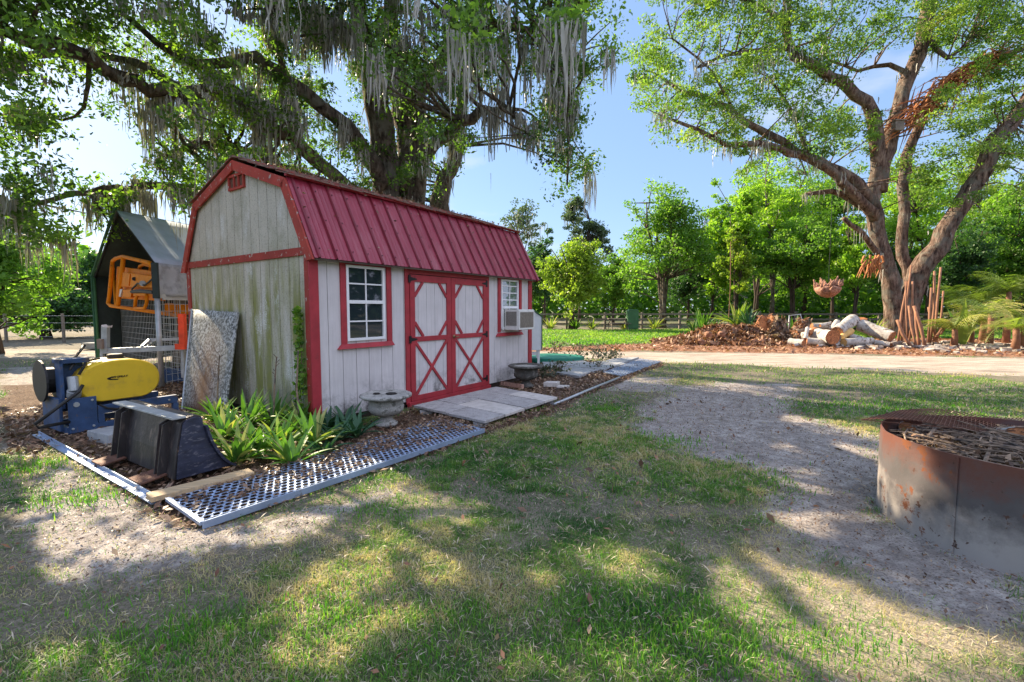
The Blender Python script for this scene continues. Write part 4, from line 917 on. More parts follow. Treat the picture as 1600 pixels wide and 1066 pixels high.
# ------------------------------------------------------------------ perforated grating trays
def grating(name, label, A0, A1, B1_, B0_, nx_, ny_, frame=True, front_h=.05, lift=.05, hole=.36):
    """A0-A1 front edge, B0-B1 back edge"""
    A0, A1, B0_, B1_ = [Vector((p.x, p.y, lift)) for p in (A0, A1, B0_, B1_)]
    t = thing(name, label, 'grating', tuple(A0)); 
    def Q(s, r): return A0.lerp(A1, s).lerp(B0_.lerp(B1_, s), r)-A0
    mb = MB(); m_ = 8
    for j in range(ny_):
        off = .5 if j % 2 else 0
        for i in range(nx_+(1 if off else 0)):
            x0, x1 = max(0, (i-off))/nx_, min(nx_, i+1-off)/nx_; y0, y1 = j/ny_, (j+1)/ny_; cx, cy = (x0+x1)/2, (y0+y1)/2; hw_, hh = (x1-x0)/2, (y1-y0)/2
            if hw_*nx_ < .45: hs = 0.2
            else: hs = 1
            out = [(cx+hw_*a_, cy+hh*b__) for a_, b__ in ((1,0),(1,1),(0,1),(-1,1),(-1,0),(-1,-1),(0,-1),(1,-1))]
            inn = [(cx+hw_*.80*hs*math.cos(k*math.pi/4), cy+hh*.66*math.sin(k*math.pi/4)) for k in range(8)]
            tilt = .004
            mb.add([Q(*p) for p in out]+[Q(*p)+Vector((0,0,tilt if p[1] > cy else -tilt)) for p in inn], [(k, (k+1) % 8, 8+(k+1) % 8, 8+k) for k in range(8)])
    o = mb.build('mesh_plate', M['steel'], t); s = o.modifiers.new('t', 'SOLIDIFY'); s.thickness = .004
    if frame:
        mb = MB(); mb.bar(Q(0, 0)+Vector((0,0,-.015)), Q(1, 0)+Vector((0,0,-.015)), .014, front_h); mb.build('front_rail', M['steel'], t, bevel=.002)
        mb = MB(); mb.bar(Q(0, 0)+Vector((0,0,.0)), Q(0, 1), .03, .025); mb.build('end_rail', M['steel'], t, bevel=.002)
    return t
grating('steel_grating', 'long blue grey perforated steel tray running from bucket to stone patio', gp(316, 820, .04), gp(757, 672, .04), gp(688, 655, .04), gp(262, 782, .04), 50, 12)
grating('steel_grating', 'small perforated steel grating beyond the slabs at the far path end', gp(970, 588, .04), gp(1032, 565, .04), gp(1000, 561, .04), gp(943, 582, .04), 30, 8, front_h=.03)
a, b_ = gp(866, 632, .03), gp(968, 590, .03); mid = (a+b_)/2
o = MB().tube([a-mid, (b_-a)*.0+Vector((0,0,.005)), b_-mid], .022, 8).build('edging_pipe', M['galv'], loc=mid, smooth=True); tag(o, 'pale grey pipe edging along the leaf bed right of the patio', 'pipe')

# ------------------------------------------------------------------ stone patio in front of the door
pc = [gp(645, 634, .09), gp(757, 658, .09), gp(872, 621, .09), gp(775, 604, .09)]     # left, front, right, back
patio = thing('stone_patio', 'low grey stone slab patio raised on blocks before the double doors', 'patio', tuple((pc[0].x, pc[0].y, 0)))
O_ = Vector(patio.location)
def PQ(s, r): return pc[0].lerp(pc[3], s).lerp(pc[1].lerp(pc[2], s), r)-O_
cells = [(0,.24,0,.5),(0,.24,.5,1),(.24,.5,0,.33),(.24,.5,.33,1),(.5,.78,0,.55),(.5,.78,.55,1),(.78,1,0,.45),(.78,1,.45,1)]
for k, (s0, s1, r0, r1) in enumerate(cells):
    mb = MB(); e = .006; j = random.uniform(-.006, .008)
    q4 = [PQ(s0+e, r0+e), PQ(s1-e, r0+e), PQ(s1-e, r1-e), PQ(s0+e, r1-e)]; mb.prism([p+Vector((0, 0, j-.035)) for p in q4], (0, 0, .035)); mb.build('slab', M['stone_pale'] if k in (3, 7) else M['stone'], patio, bevel=.004)
for s, r in ((.05,.9),(.5,.9),(.93,.9),(.93,.2),(.5,.1),(.05,.15)): c = PQ(s, r); MB().box((c.x-.09, c.y-.07, -.02), (c.x+.09, c.y+.07, .045)).build('support_block', M['slab'], patio)

# ------------------------------------------------------------------ urns
def urn(label, loc, s, mt, lid):
    t = thing('garden_urn', label, 'urn', tuple(loc))
    pr = [(.0, 0), (.135, 0), (.14, .03), (.11, .05), (.075, .08), (.07, .105), (.10, .125), (.17, .15), (.21, .20), (.215, .245), (.205, .26), (.215, .275), (.21, .31), (.23, .335), (.29, .35), (.315, .365), (.32, .385), (.30, .40), (.26, .395), (.22, .36), (.2, .3), (.0, .28)]
    mb = MB(); n = 48; vs = []
    for (r, z) in pr:
        for k in range(n):
            a = 2*math.pi*k/n; fl = 1+(.035*math.cos(a*16) if .12 < z < .26 else (.012*math.cos(a*32) if z > .34 and r > .25 else 0))
            vs.append((r*s*fl*math.cos(a), r*s*fl*math.sin(a), z*s))
    mb.add(vs, [(i*n+k, i*n+(k+1) % n, (i+1)*n+(k+1) % n, (i+1)*n+k) for i in range(len(pr)-1) for k in range(n)]); mb.build('bowl', mt, t, smooth=True)
    if lid:
        mb = MB(); nn = 32; hx = [(-.12, .01, .045), (.06, .02, .07)]
        mb.lathe([(.27*s, .385*s), (.2*s, .388*s), (.0, .388*s)], (0, 0, 0), nn); mb.build('lid', mt, t)
        mb = MB()
        for x, y, r in hx: mb.lathe([(r*s*1.05, .392*s), (r*s*.9, .402*s), (r*s*.75, .396*s), (.0, .3905*s)], (x*s, y*s, 0), 14, jit=.1)
        mb.build('drain_hole', M['soot'], t)
    else:
        mb = MB(); mb.lathe([(.26*s, .37*s), (0, .375*s)], (0, 0, 0), 24); mb.build('soil', M['concrete'], t)
    return t
urn('lichened concrete urn with holed lid between the aloes and the doors', gp(604, 664), .98, M['concrete'], True)
urn('blackened concrete urn with pale rim beside the far end of the shed', gp(822, 606)+Vector((0,.12,0)), 1.02, M['concrete_dark'], False)
for k in range(7):
    o = MB().box((-.028, -.10, 0), (.028, .10, .075)).box((-.0285,-.05,.03),(.0285,-.02,.05)).build('brick', M['brick'], loc=gp(780+k*5.3, 601+k*.9)+Vector((0, .0, 0)), bevel=.004)
    o.rotation_euler = (0, 0, R(35)); tag(o, 'pink brick standing on edge in the short row beside the patio', 'brick', 'row of bricks behind the patio')
for k, (x, y, w, lab) in enumerate(((862, 604, .16, 'pale broken paving stone beside the blackened urn'), (880, 606, .13, 'small flat stone lying in leaf litter right of the urn'))):
    o = MB().prism([(-w, -.06, 0), (w*.6, -.09, 0), (w, .05, 0), (-w*.5, .10, 0)], (0, 0, .09 if k == 0 else .04)).build('broken_stone', M['stone_pale'], loc=gp(x, y), bevel=.01); tag(o, lab, 'stone')

# ------------------------------------------------------------------ far end of the shed: hutch, green lid, slabs
hu = thing('white_hutch', 'white cabinet with green edged sloping roof on legs behind the shed', 'cabinet', (.2, 11.5, 0))
mb = MB(); mb.prism([(-.6, 0, .40), (.54, 0, .40), (.54, 0, 1.23), (.28, 0, 1.42), (-.6, 0, 1.62)], (0, .7, 0)); mb.build('body', M['hutch'], hu, bevel=.004)
mb = MB(); mb.bar((.56, .35, 1.24), (.28, .35, 1.45), .76, .02); mb.bar((.28, .35, 1.45), (-.65, .35, 1.66), .76, .02); mb.box((.541, -.02, .40), (.56, .72, 1.23)); mb.build('roof_edge', M['greenpaint'], hu)
for x in (-.5, .44):
    for y in (.03, .62):
        mb = MB(); mb.box((x, y, 0), (x+.06, y+.06, .398)); mb.build('leg', M['hutch'], hu)
mb = MB(); mb.box((-.44, .045, .27), (.44, .075, .36)); mb.build('rail', M['hutch'], hu)
mb = MB(); mb.box((.30, -.03, .98), (.34, -.001, 1.02)); mb.build('knob', M['black'], hu)
o = MB().lathe([(0, 0), (.98, 0), (1.02, .05), (1.0, .12), (.97, .135), (0, .15)], (0, 0, 0), 12, sy=.75).build('pool_cover', M['green_lid'], loc=(1.0, 12.75, 0)); tag(o, 'flat green many sided lid lying on the ground behind the shed', 'lid')
for k, (P4, lab) in enumerate(([[(850,578),(925,570),(905,563),(845,566)], 'wide grey slab nearest the green lid'], [[(925,584),(980,571),(935,567),(880,577)], 'grey slab in the middle of the far slab row'], [[(868,586),(905,592),(925,584),(880,577)], 'pale chipped slab nearest the leaf bed at the far path'], [[(943,582),(1000,561),(960,563),(905,578)], 'grey slab touching the small steel grating'])):
    w_ = [gp(x, y, .01) for x, y in P4]; c = sum(w_, Vector())/4
    o = MB().prism([(p-c)*.96 for p in w_], (0, 0, .045+.006*k)).build('paving_slab', M['slab'], loc=c, bevel=.004); tag(o, lab, 'slab')

# ------------------------------------------------------------------ sprayer on blue skid
SB = Vector((-5.0, 5.08, 0)); e1 = Vector((.51, .86, 0)).normalized(); 
spz = thing('skid_sprayer', 'yellow tank sprayer on a blue steel skid behind the loader bucket', 'sprayer', tuple(SB), math.atan2(e1.y, e1.x))
# local x along the skid (left->right), local y = behind
def stadium(w, hgt, zb, x0, flat=.30, n=40):
    pts = []
    for k in range(n):
        a = 2*math.pi*k/n; c, s = math.cos(a), math.sin(a)
        p = 2.35; x = math.copysign(abs(c)**(2/p), c)*w/2; z = math.copysign(abs(s)**(2/p), s)*hgt/2
        z = max(z, -hgt/2+.03)
        pts.append((x0+w/2+x, zb+hgt/2+z))
    return pts
mb = MB(); st_ = stadium(.82, .52, .30, .12); n = len(st_)
ys = [(.0, .93), (.012, .965), (.035, .995), (.06, 1), (.48, 1), (.51, .98), (.54, .93)]
vs = []
cx_, cz_ = .12+.41, .56
for y, s in ys: vs += [(cx_+(x-cx_)*s, y, cz_+(z-cz_)*s) for x, z in st_]
fs = [(i*n+k, (i+1)*n+k, (i+1)*n+(k+1) % n, i*n+(k+1) % n) for i in range(len(ys)-1) for k in range(n)]+[tuple(range(n)), tuple(range((len(ys)-1)*n, len(ys)*n))[::-1]]
mb.add(vs, fs); tank = mb.build('tank', M['yellow'], spz, smooth=True)
tank.modifiers.new('e', 'EDGE_SPLIT').split_angle = R(40)
mb = MB(); mb.lathe([(.0, .80), (.10, .80), (.10, .825), (.082, .828), (.082, .862), (.07, .872), (0, .872)], (.56, .24, 0), 24); mb.build('tank_lid', M['rubber'], spz, smooth=False)
mb = MB(); sw = []                                           # emblem: swoosh
for k in range(13):
    a = R(100+k*170/12); r0 = 1; sw.append((math.cos(a), math.sin(a)))
outer = [(.49+.06*0+x*.10+.0, -.0025, .60+z*.024) for x, z in sw]; inner = [(.505+x*.082, -.0025, .602+z*.015) for x, z in sw]
vs = outer+inner; mb.add(vs, [(k, k+1, 13+k+1, 13+k) for k in range(12)]); em = mb.build('emblem', M['black'], tank)
q_ = em.modifiers.new('t', 'SOLIDIFY'); q_.thickness = .002
def text(body, size, parent, loc, rot, mt, sx=1, shear=.2):
    cu = bpy.data.curves.new('lettering', 'FONT'); cu.body = body; cu.size = size; cu.extrude = .0015; cu.shear = shear; cu.align_x = 'CENTER'; cu.align_y = 'CENTER'; cu.offset = size*.02
    o = bpy.data.objects.new('lettering', cu); COL.objects.link(o)
    dg = bpy.context.evaluated_depsgraph_get(); me = bpy.data.meshes.new_from_object(o.evaluated_get(dg)); bpy.data.objects.remove(o)
    o = bpy.data.objects.new('lettering', me); COL.objects.link(o); me.materials.clear(); me.materials.append(mt); o.parent = parent; o.location = loc; o.rotation_euler = rot; o.scale = (sx, 1, 1); return o
text('AG SPRAY', .034, tank, (.505, -.003, .611), (R(90), 0, 0), M['black'], 1.1)
mb = MB(); mb.box((0, -.03, .02), (1.12, .03, .10)); mb.box((0, .52, .02), (1.12, .58, .10)); mb.box((.0, .03, .03), (.06, .52, .09)); mb.box((1.06, .03, .03), (1.12, .52, .09)); mb.box((.28, -.035, .20), (1.1, .03, .30)); mb.box((.05, .5, .2), (1.1, .56, .3)); mb.box((.28,-.034,.10),(.34,.03,.20)); mb.box((1.05,-.034,.10),(1.11,.03,.20)); mb.build('skid_frame', M['blue'], spz, bevel=.004)
mb = MB(); mb.box((.02, -.045, .03), (.27, -.032, .42)); mb.build('front_plate', M['blue'], spz, bevel=.003)
for bx_, bz_ in ((.09, .35), (.05, .08), (.23, .08), (.23, .38), (.60, .25), (1.0, .25)):
    mb = MB(); k_ = 1 if bz_ == .35 else .45; mb.lathe([(0, 0), (.028*k_, 0), (.028*k_, .012), (0, .014)], (0, 0, 0), 12); o = mb.build('bolt', M['galv'], spz); o.rotation_euler = (R(90), 0, 0); o.location = (bx_, -.045 if bx_ < .3 else -.036, bz_)
MB().bar((.20, -.012, .30), (.20, -.012, .34), .03, .02).tube([(.30, -.03, .31), (.36, -.05, .26), (.45, -.05, .235), (.60, -.045, .24)], .012, 6).build('drain_hose', M['rubber'], spz)
MB().tube([(.14, .0, .68), (.18, -.02, .76), (.24, .1, .82), (.40, .22, .83)], .014, 6).build('feed_hose', M['rubber'], spz)
mb = MB(); mb.box((-.0, .06, .30), (.03, .22, .86)); mb.box((.0, .06, .81), (.26, .30, .86)); mb.box((.03, .20, .40), (.24, .23, .81)); mb.box((-.03, .05, .05), (.0, .60, .42)); mb.build('hose_reel_bracket', M['blue'], spz, bevel=.004)
mb = MB(); mb.tube([(.06, .44, .60), (.08, .44, .60)], .24, 24); mb.tube([(-.08, .44, .60), (-.06, .44, .60)], .24, 24); mb.tube([(-.06, .44, .60), (.06, .44, .60)], .15, 20); mb.build('hose_reel', M['rubber'], spz)
mb = MB(); mb.tube([(.10, .02, .50), (.10, .05, .66)], .05, 14); mb.tube([(.10,.05,.44),(.10,.02,.5)], .065, 14); mb.build('pump', M['galv'], spz, smooth=False)
mb = MB(); mb.tube([(.02, -.06, .17), (-.24, -.12, .17), (-.27, -.12, .21), (.12, -.06, .50), (.16, -.03, .56)], .018, 8); mb.build('handle_bar', M['rubber'], spz, smooth=True)
mb = MB(); mb.tube([(.10, .10, .80), (.22, .3, .88), (.35, .5, .98)], [.016, .014, .02], 8); mb.tube([(.08,.04,.74),(.16,.14,.83),(.3,.3,.84),(.2,.5,.8)], .012, 8); mb.build('spray_hose', M['rubber'], spz, smooth=True)

# ------------------------------------------------------------------ tarp shelter
Rp = Vector((-6.42, 8.37, 0)); Lp = Vector((-10.0, 11.1, 0)); sd = Vector((.2, .98, 0)).normalized(); ez = 2.26; pk = (Rp+Lp)/2+Vector((0, 0, 3.48))
shl = thing('tarp_shelter', 'peaked grey tarp shelter with open front beside the gable wall', 'shelter', tuple(Rp))
def sheetmesh(f, n, m2, name, mt, thick=.006, smooth=True):
    mb = MB(); vs = [f(i/n, j/m2)-Rp for j in range(m2+1) for i in range(n+1)]
    mb.add(vs, [(j*(n+1)+i, j*(n+1)+i+1, (j+1)*(n+1)+i+1, (j+1)*(n+1)+i) for j in range(m2) for i in range(n)])
    o = mb.build(name, mt, shl, smooth=smooth); s = o.modifiers.new('t', 'SOLIDIFY'); s.thickness = thick; return o
Re = Rp+Vector((0, 0, ez)); Le = Lp+Vector((0, 0, ez-.05))
SL = 5.5
wr = lambda s, t: .02*math.sin(s*23+t*3)+.015*math.sin(s*9-t*7)
sheetmesh(lambda s, t: pk.lerp(Re, s)+sd*SL*t+Vector((0, 0, -.05*math.sin(t*math.pi*3)**2*s*(1-s)*3)), 8, 30, 'roof_tarp', M['tarp'])
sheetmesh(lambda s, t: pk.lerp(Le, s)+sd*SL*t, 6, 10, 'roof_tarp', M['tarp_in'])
MB().tube([pk-Rp+Vector((-.02,-.02,.03)), Le-Rp+Vector((-.03,-.02,.02)), Lp-Rp+Vector((-.03,-.02,.1))], .03, 6).build('edge_binding', M['tarp_green'], shl)
sheetmesh(lambda s, t: Re.lerp(Rp+Vector((.03, -.03, 1.66)), s)+sd*SL*t+Vector((.6, -.2, 0))*wr(t*3.2, s)*(.4+s), 10, 90, 'side_flap', M['tarp_side'])
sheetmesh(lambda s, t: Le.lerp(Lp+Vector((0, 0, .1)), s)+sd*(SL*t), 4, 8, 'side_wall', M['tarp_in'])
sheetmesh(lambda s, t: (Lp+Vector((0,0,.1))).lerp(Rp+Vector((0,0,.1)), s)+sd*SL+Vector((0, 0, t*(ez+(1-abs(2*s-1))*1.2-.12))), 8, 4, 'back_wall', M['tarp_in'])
for a_, b__ in ((Rp+Vector((0,-.0,0)), Rp+Vector((0,0,1.68))), ):
    MB().tube([a_-Rp, b__-Rp], .045, 10).build('front_pole', M['galv'], shl, smooth=True)
MB().tube([Lp-Rp, Le-Rp+Vector((0,0,-.02))], .03, 8).build('front_pole', M['greenpaint'], shl, smooth=True)
mb = MB(); 
for t in (0.004, .33, .66, 1): o_ = sd*SL*t; mb.tube([Re-Rp+o_+Vector((0,0,-.03)), pk-Rp+o_+Vector((0,0,-.03)), Le-Rp+o_+Vector((0,0,-.03))], .022, 8)
mb.build('roof_hoop', M['black'], shl, smooth=True)
mb = MB(); mb.bar(Re-Rp+Vector((0,-.02,0)), Rp-Rp+Vector((0,-.02,1.62)), .1, .05, up=(0,1,0)); mb.build('corner_strap', M['tarp_in'], shl)
mb = MB(); mb.bar(Vector((0, 0, 1.66)), Vector((0,0,1.66))+sd*4, .05, .07); mb.build('side_rail', M['galv'], shl)
# wire livestock panels across the front and side
wp = thing('livestock_fence', 'galvanised wire livestock panel across the open shelter front', 'wire panel', tuple(Rp), 0, 'livestock panels round the shelter')
def wires(t, A_, B_, h, step=.115):
    mb = MB(); L = (B_-A_).length; d = (B_-A_)/L; n = int(L/step)
    for i in range(n+1): p = A_+d*i*step-Rp; mb.bar(p, p+Vector((0, 0, h)), .006, .006, up=(1, 0, 0))
    for j in range(int(h/.13)+1): p = A_-Rp+Vector((0, .006, .04+j*.13)); mb.bar(p, p+d*L, .006, .007)
    mb.build('wire_grid', M['galv'], t)
    mb = MB(); mb.bar(A_-Rp+Vector((0,0,h)), B_-Rp+Vector((0,0,h)), .03, .03); mb.build('top_rail', M['galv'], t)
wires(wp, Lp+Vector((.1,-.08,.05))+sd*.55, Rp+Vector((-.06,-.02,.05))+sd*.55, 1.84)
wp2 = thing('livestock_fence', 'galvanised wire livestock panel along the shelter side under the flap', 'wire panel', tuple(Rp), 0, 'livestock panels round the shelter')
wires(wp2, Rp+Vector((.05, .06, .05)), Rp+Vector((.05,0,.05))+sd*3.2, 1.56)
# things inside
for k, (s, h, w) in enumerate(((.25, 1.5, .2), (.42, 1.7, .25), (.6, 1.3, .3), (.8, 1.5, .22))):
    p = Lp.lerp(Rp, s)+sd*1.6
    o = MB().bar(Vector((0,0,0)), Vector((.15*(-1)**k, .1, h)), w, .05, up=(0,1,0)).build('old_board', M['oldwood'], loc=p); tag(o, ['brown board leaning inside the shelter by its left wall','tall brown board leaning inside the shelter','wide low board inside the shelter centre','brown board nearest the right pole inside the shelter'][k], 'board')
# orange lift cage
cg = thing('orange_lift_cage', 'orange tubular work platform cage stored under the tarp shelter', 'lift cage', tuple(pt(200, 450, 9.6)))
co = Vector(cg.location); 
def cage_y(x):
    k = (x-800)/F; t = (-6.42-8.37*k)/(3.58+2.73*k); return 8.37+2.73*max(t, 0)+.12+max(0, x-243)*.02
T = lambda x, y, d=0: pt(x, y, cage_y(x)+d)-co
def tb(name, pts, r=.03): MB().tube(pts, r*1.3, 8).build(name, M['orange'], cg, smooth=True)
tb('outer_frame', [T(176,408), T(181,404), T(192,401), T(234,411), T(240,418)]); tb('outer_frame', [T(176,408), T(171,462), T(169,474), T(173,478), T(285,494), T(288,490)])
tb('upright', [T(193,402), T(189,440), T(184,478)], .033); tb('back_frame', [T(217,424,.6), T(219,416,.6), T(225,413,.6), T(236,416,.6), T(234,428,.6)], .026)
tb('lower_loop', [T(211,480), T(212,468), T(215,460), T(230,460), T(229,474), T(226,482), T(212,482)], .024); tb('back_frame', [T(176,408,.9), T(181,480,.9), T(290,496,.9)], .024)
mb = MB(); mb.prism([T(191,425), T(241,432), T(241,450), T(188,448)], (0, .12, 0)); mb.build('engine_panel', M['orange'], cg, bevel=.006)
mb = MB(); mb.prism([T(182,416,.3), T(241,424,.3), T(241,470,.3), T(180,466,.3)], (0, .3, 0)); mb.build('tank_body', M['orange'], cg, bevel=.02)
mb = MB(); mb.prism([T(208,452,.05), T(241,452,.05), T(240,463,.05), T(208,463,.05)], (0, .2, 0)); mb.build('engine_block', M['orange'], cg, bevel=.006)
mb = MB(); mb.prism([T(193,427,-.06), T(203,428,-.06), T(201,447,-.06), T(191,446,-.06)], (0, .05, 0)); mb.build('cover_plate', M['orange'], cg, bevel=.006)
mb = MB(); mb.prism([T(192,453,-.03), T(206,452,-.03), T(204,465,-.03), T(191,464,-.03)], (0, .14, 0)); mb.build('control_box', M['orange'], cg, bevel=.006)
mb = MB(); mb.prism([T(185,452,-.05), T(191,452,-.05), T(188,464,-.05), T(183,463,-.05)], (0, .06, 0)); mb.build('label_plate', M['white_ribbon'], cg)
mb = MB(); mb.prism([T(270,475), T(286,476), T(285,492), T(270,490)], (0, .3, 0)); mb.prism([T(257,474), T(265,474), T(264,488), T(257,487)], (0, .1, 0)); mb.build('step_box', M['orange'], cg, bevel=.006)
mb = MB(); mb.tube([T(206,452,-.1), T(215,443,-.14), T(226,446,-.12), T(238,436,-.1)], .018, 6); mb.tube([T(206,456,-.1), T(220,455,-.1), T(240,457,-.08)], .035, 6); mb.tube([T(210,436,-.02), T(210,436,-.06)], .04, 10); mb.build('hose', M['rubber'], cg)
mb = MB(); mb.tube([T(223,443,-.1), T(223,443,-.16)], .055, 10); mb.build('gauge', M['galv'], cg)
# galvanised trailer frame
tf = thing('trailer_frame', 'galvanised boat trailer frame with ribbon tied post before the shelter', 'trailer', tuple(gp(165, 590)))
to = Vector(tf.location); Tt = lambda x, y, d: pt(x, y, d)-to
MB().bar(Tt(158,549,8.0), Tt(288,543,8.1), .06, .09).build('tongue_beam', M['galv'], tf, bevel=.004)
MB().bar(Tt(165,549,8.0), Tt(165,509,8.0), .10, .07, up=(0,1,0)).build('winch_post', M['galv'], tf, bevel=.004)
for a_, d in ((222, .0), (232, .25)):
    MB().bar(Tt(a_,542,8.05+d), Tt(a_+12,531,8.3+d), .045, .05).bar(Tt(a_+12,531,8.3+d), Tt(a_+55,530,8.5+d), .045, .05).build('bunk_rail', M['galv'], tf, bevel=.003)
MB().bar(Tt(160,551,8.0), Tt(160,588,8.0), .05, .05, up=(0,1,0)).build('support_leg', M['galv'], tf)
MB().bar(Tt(286,545,8.1), Tt(287,590,8.1), .05, .05, up=(0,1,0)).build('support_leg', M['galv'], tf)
MB().bar(Tt(157,530,7.95), Tt(158,545,7.95), .09, .06, up=(0,1,0)).build('winch', M['oldwood'], tf)
o = MB().add([pt(158,508,7.93)-to, pt(166,507,7.93)-to, pt(170,510,7.9)-to, pt(176,508,7.9)-to, pt(175,512,7.92)-to, pt(168,512,7.93)-to, pt(160,511,7.93)-to], [(0,1,6),(1,2,5,6),(2,3,4,5)]).build('ribbon', M['white_ribbon'], tf)
o = MB().box((-.05, -.04, 0), (.05, .04, .62)).box((-.12,-.05,-.0),(.05,-.04,.10)).build('warning_marker', M['redorange'], loc=pt(287, 546, 8.0), bevel=.006); tag(o, 'bright red orange plastic panel standing behind the leaning sheet', 'plastic panel')
o = MB().box((-.3,-.2,0),(.3,.2,.22)).build('salvage_block', M['slab'], loc=gp(148, 545), bevel=.02); tag(o, 'pale concrete block on the drive left of the trailer frame', 'block')
o = MB().box((-.5,-.3,0),(.5,.3,.25)).tube([(-.4,-.35,.1),(.0,-.36,.3),(.35,-.35,.05)], .02, 6).build('blue_tote', M['blue'], loc=pt(282, 590, 9.2)-Vector((0,0,.1)), bevel=.02); tag(o, 'dark blue bin behind the right shelter pole', 'bin')
p = gp(205, 632); o = MB().tube([Vector((0,0,.05)), Vector((.5,.5,.1)), Vector((1.0,.4,.12)), Vector((1.5,.6,.25))], .02, 6).build('black_hose', M['rubber'], loc=gp(262, 632)+Vector((-.2,.2,0)), smooth=True); tag(o, 'short black hose on the ground beside the leaning panel', 'hose')
# wire fence far left
wf = thing('wire_fence', 'thin wire stock fence in front of the dark trees at left', 'fence', (-22, 20, 0))
mb = MB(); [mb.bar((0, 0, .25+k*.3), (14, -1.5, .25+k*.3), .012, .012) for k in range(4)]; mb.build('wire', M['galv'], wf)
for k in range(6): MB().box((k*2.8-.04, -k*.3-.04, 0), (k*2.8+.04, -k*.3+.04, 1.25)).build('post', M['greywood'], wf)

# ------------------------------------------------------------------ plants
def blade_leaf(base, az, L, w, rise, droop, n=6, channel=.25):
    """curved tapering leaf as quads; returns (n,4,3)"""
    d = np.array([math.cos(az), math.sin(az), 0]); s = np.array([-math.sin(az), math.cos(az), 0]); up = np.array([0, 0, 1.])
    out = []; prev = None; ang = rise
    p = np.array(base, float); 
    for i in range(n+1):
        t = i/n; ww = w*(.75+.6*t if t < .3 else .93*(1-((t-.3)/.7)**1.6)+.0)*.5
        rows = (p-s*ww+up*ww*channel*2, p.copy(), p+s*ww+up*ww*channel*2)
        if prev is not None:
            out.append([prev[0], prev[1], rows[1], rows[0]]); out.append([prev[1], prev[2], rows[2], rows[1]])
        prev = rows; p = p+(d*math.cos(ang)+up*math.sin(ang))*L/n; ang -= droop/n
    return out
def rosette(name, label, loc, n, L, w, matn, cat='plant', group=None, rise=(.5, 1.4), droop=.7, base_r=.04, tone=(0, 1), stalk=None):
    q = []; rn = []
    for k in range(n):
        az = random.uniform(0, 6.283); f = k/n; r_ = rise[0]+(rise[1]-rise[0])*f+random.uniform(-.1, .1)
        l = L*random.uniform(.7, 1.1); b = (math.cos(az)*base_r, math.sin(az)*base_r, random.uniform(0, .04))
        bl = blade_leaf(b, az, l, w*random.uniform(.8, 1.15), r_, droop*random.uniform(.4, 1.3)); q += bl; rn += [random.uniform(*tone)]*len(bl)
    if stalk:
        t = thing(name, label, cat, tuple(loc), 0, group); npmesh('leaves', np.array(q), 4, M[matn], rn, t)
        mb = MB(); mb.tube([Vector((0, 0, 0)), Vector((stalk[1]*.3, 0, stalk[0]*.5)), Vector((stalk[1], 0, stalk[0]))], [.012, .010, .006], 6)
        for z in np.linspace(.7, 1, 8): mb.tube([Vector((stalk[1]*z, 0, stalk[0]*z)), Vector((stalk[1]*z+random.uniform(-.05,.05), random.uniform(-.05,.05), stalk[0]*z+.04))], .004, 4)
        mb.build('flower_stalk', M['twig'], t); return t
    o = npmesh(name, np.array(q), 4, M[matn], rn); o.location = loc; return tag(o, label, cat, group)
GA = 'aloes at the shed corner'
al = [(352,690,'leafy aloe touching the loader bucket rim'),(385,672,'broad aloe in front of the leaning panel'),(428,668,'tall aloe under the gable wall with a dry stalk'),(468,672,'bright aloe beside the red corner post'),(405,712,'sunlit aloe at the front of the clump near the steel tray'),
      (440,702,'pale spotted aloe in the middle of the clump'),(372,726,'small aloe between bucket tip and steel tray'),(455,728,'low dark aloe at the edge of the steel tray'),(488,700,'aloe with long arching leaves right of the sunlit ones'),(340,660,'thin aloe growing at the foot of the leaning panel')]
for k, (x, y, lab) in enumerate(al):
    rosette('aloe_plant', lab, gp(x, y), 30, random.uniform(.36, .52), .066, 'aloe', group=GA, rise=(.35, 1.45), droop=.6, tone=(.1, 1), stalk=(.85, .06) if k in (2, 9) else None)
for k, (x, y, lab) in enumerate(((528,690,'dark shaded aloe left of the lidded urn'),(558,684,'blue green aloe touching the lidded urn'),(508,712,'grey green aloe drooping over the leaf bed'),(512,672,'dark aloe against the front wall by the corner post'),(540,668,'small dark aloe against the front wall'))):
    rosette('aloe_plant', lab, gp(x, y), 20, random.uniform(.28, .38), .055, 'fern', group=GA, rise=(.3, 1.3), droop=.7)
# climbing vine at the corner
vine = thing('climbing_vine', 'thin green vine climbing the gable wall beside the red corner post', 'vine', tuple(sh(-.04, .16, 0)), RZ)
mb = MB(); mb.tube([(0,0,0),(-.02,.02,.5),(0,-.01,.9),(-.01,.03,1.45)], [.01,.008,.006,.003], 6); mb.tube([(-.1,-.12,0),(-.12,-.08,.5),(-.09,-.09,.95)], [.014,.012,.008], 6); mb.build('stem', M['twig'], vine)
z = rng.random(420)**1.0*1.45; C = np.stack([-.03+rng.normal(size=420)*.025, rng.normal(size=420)*(.045*(1.3-z/1.5)), z], 1); npmesh('leaves', leaf_quads(C, .055, .7, 0), 4, M['leaf_mid'], rng.random(420), vine)
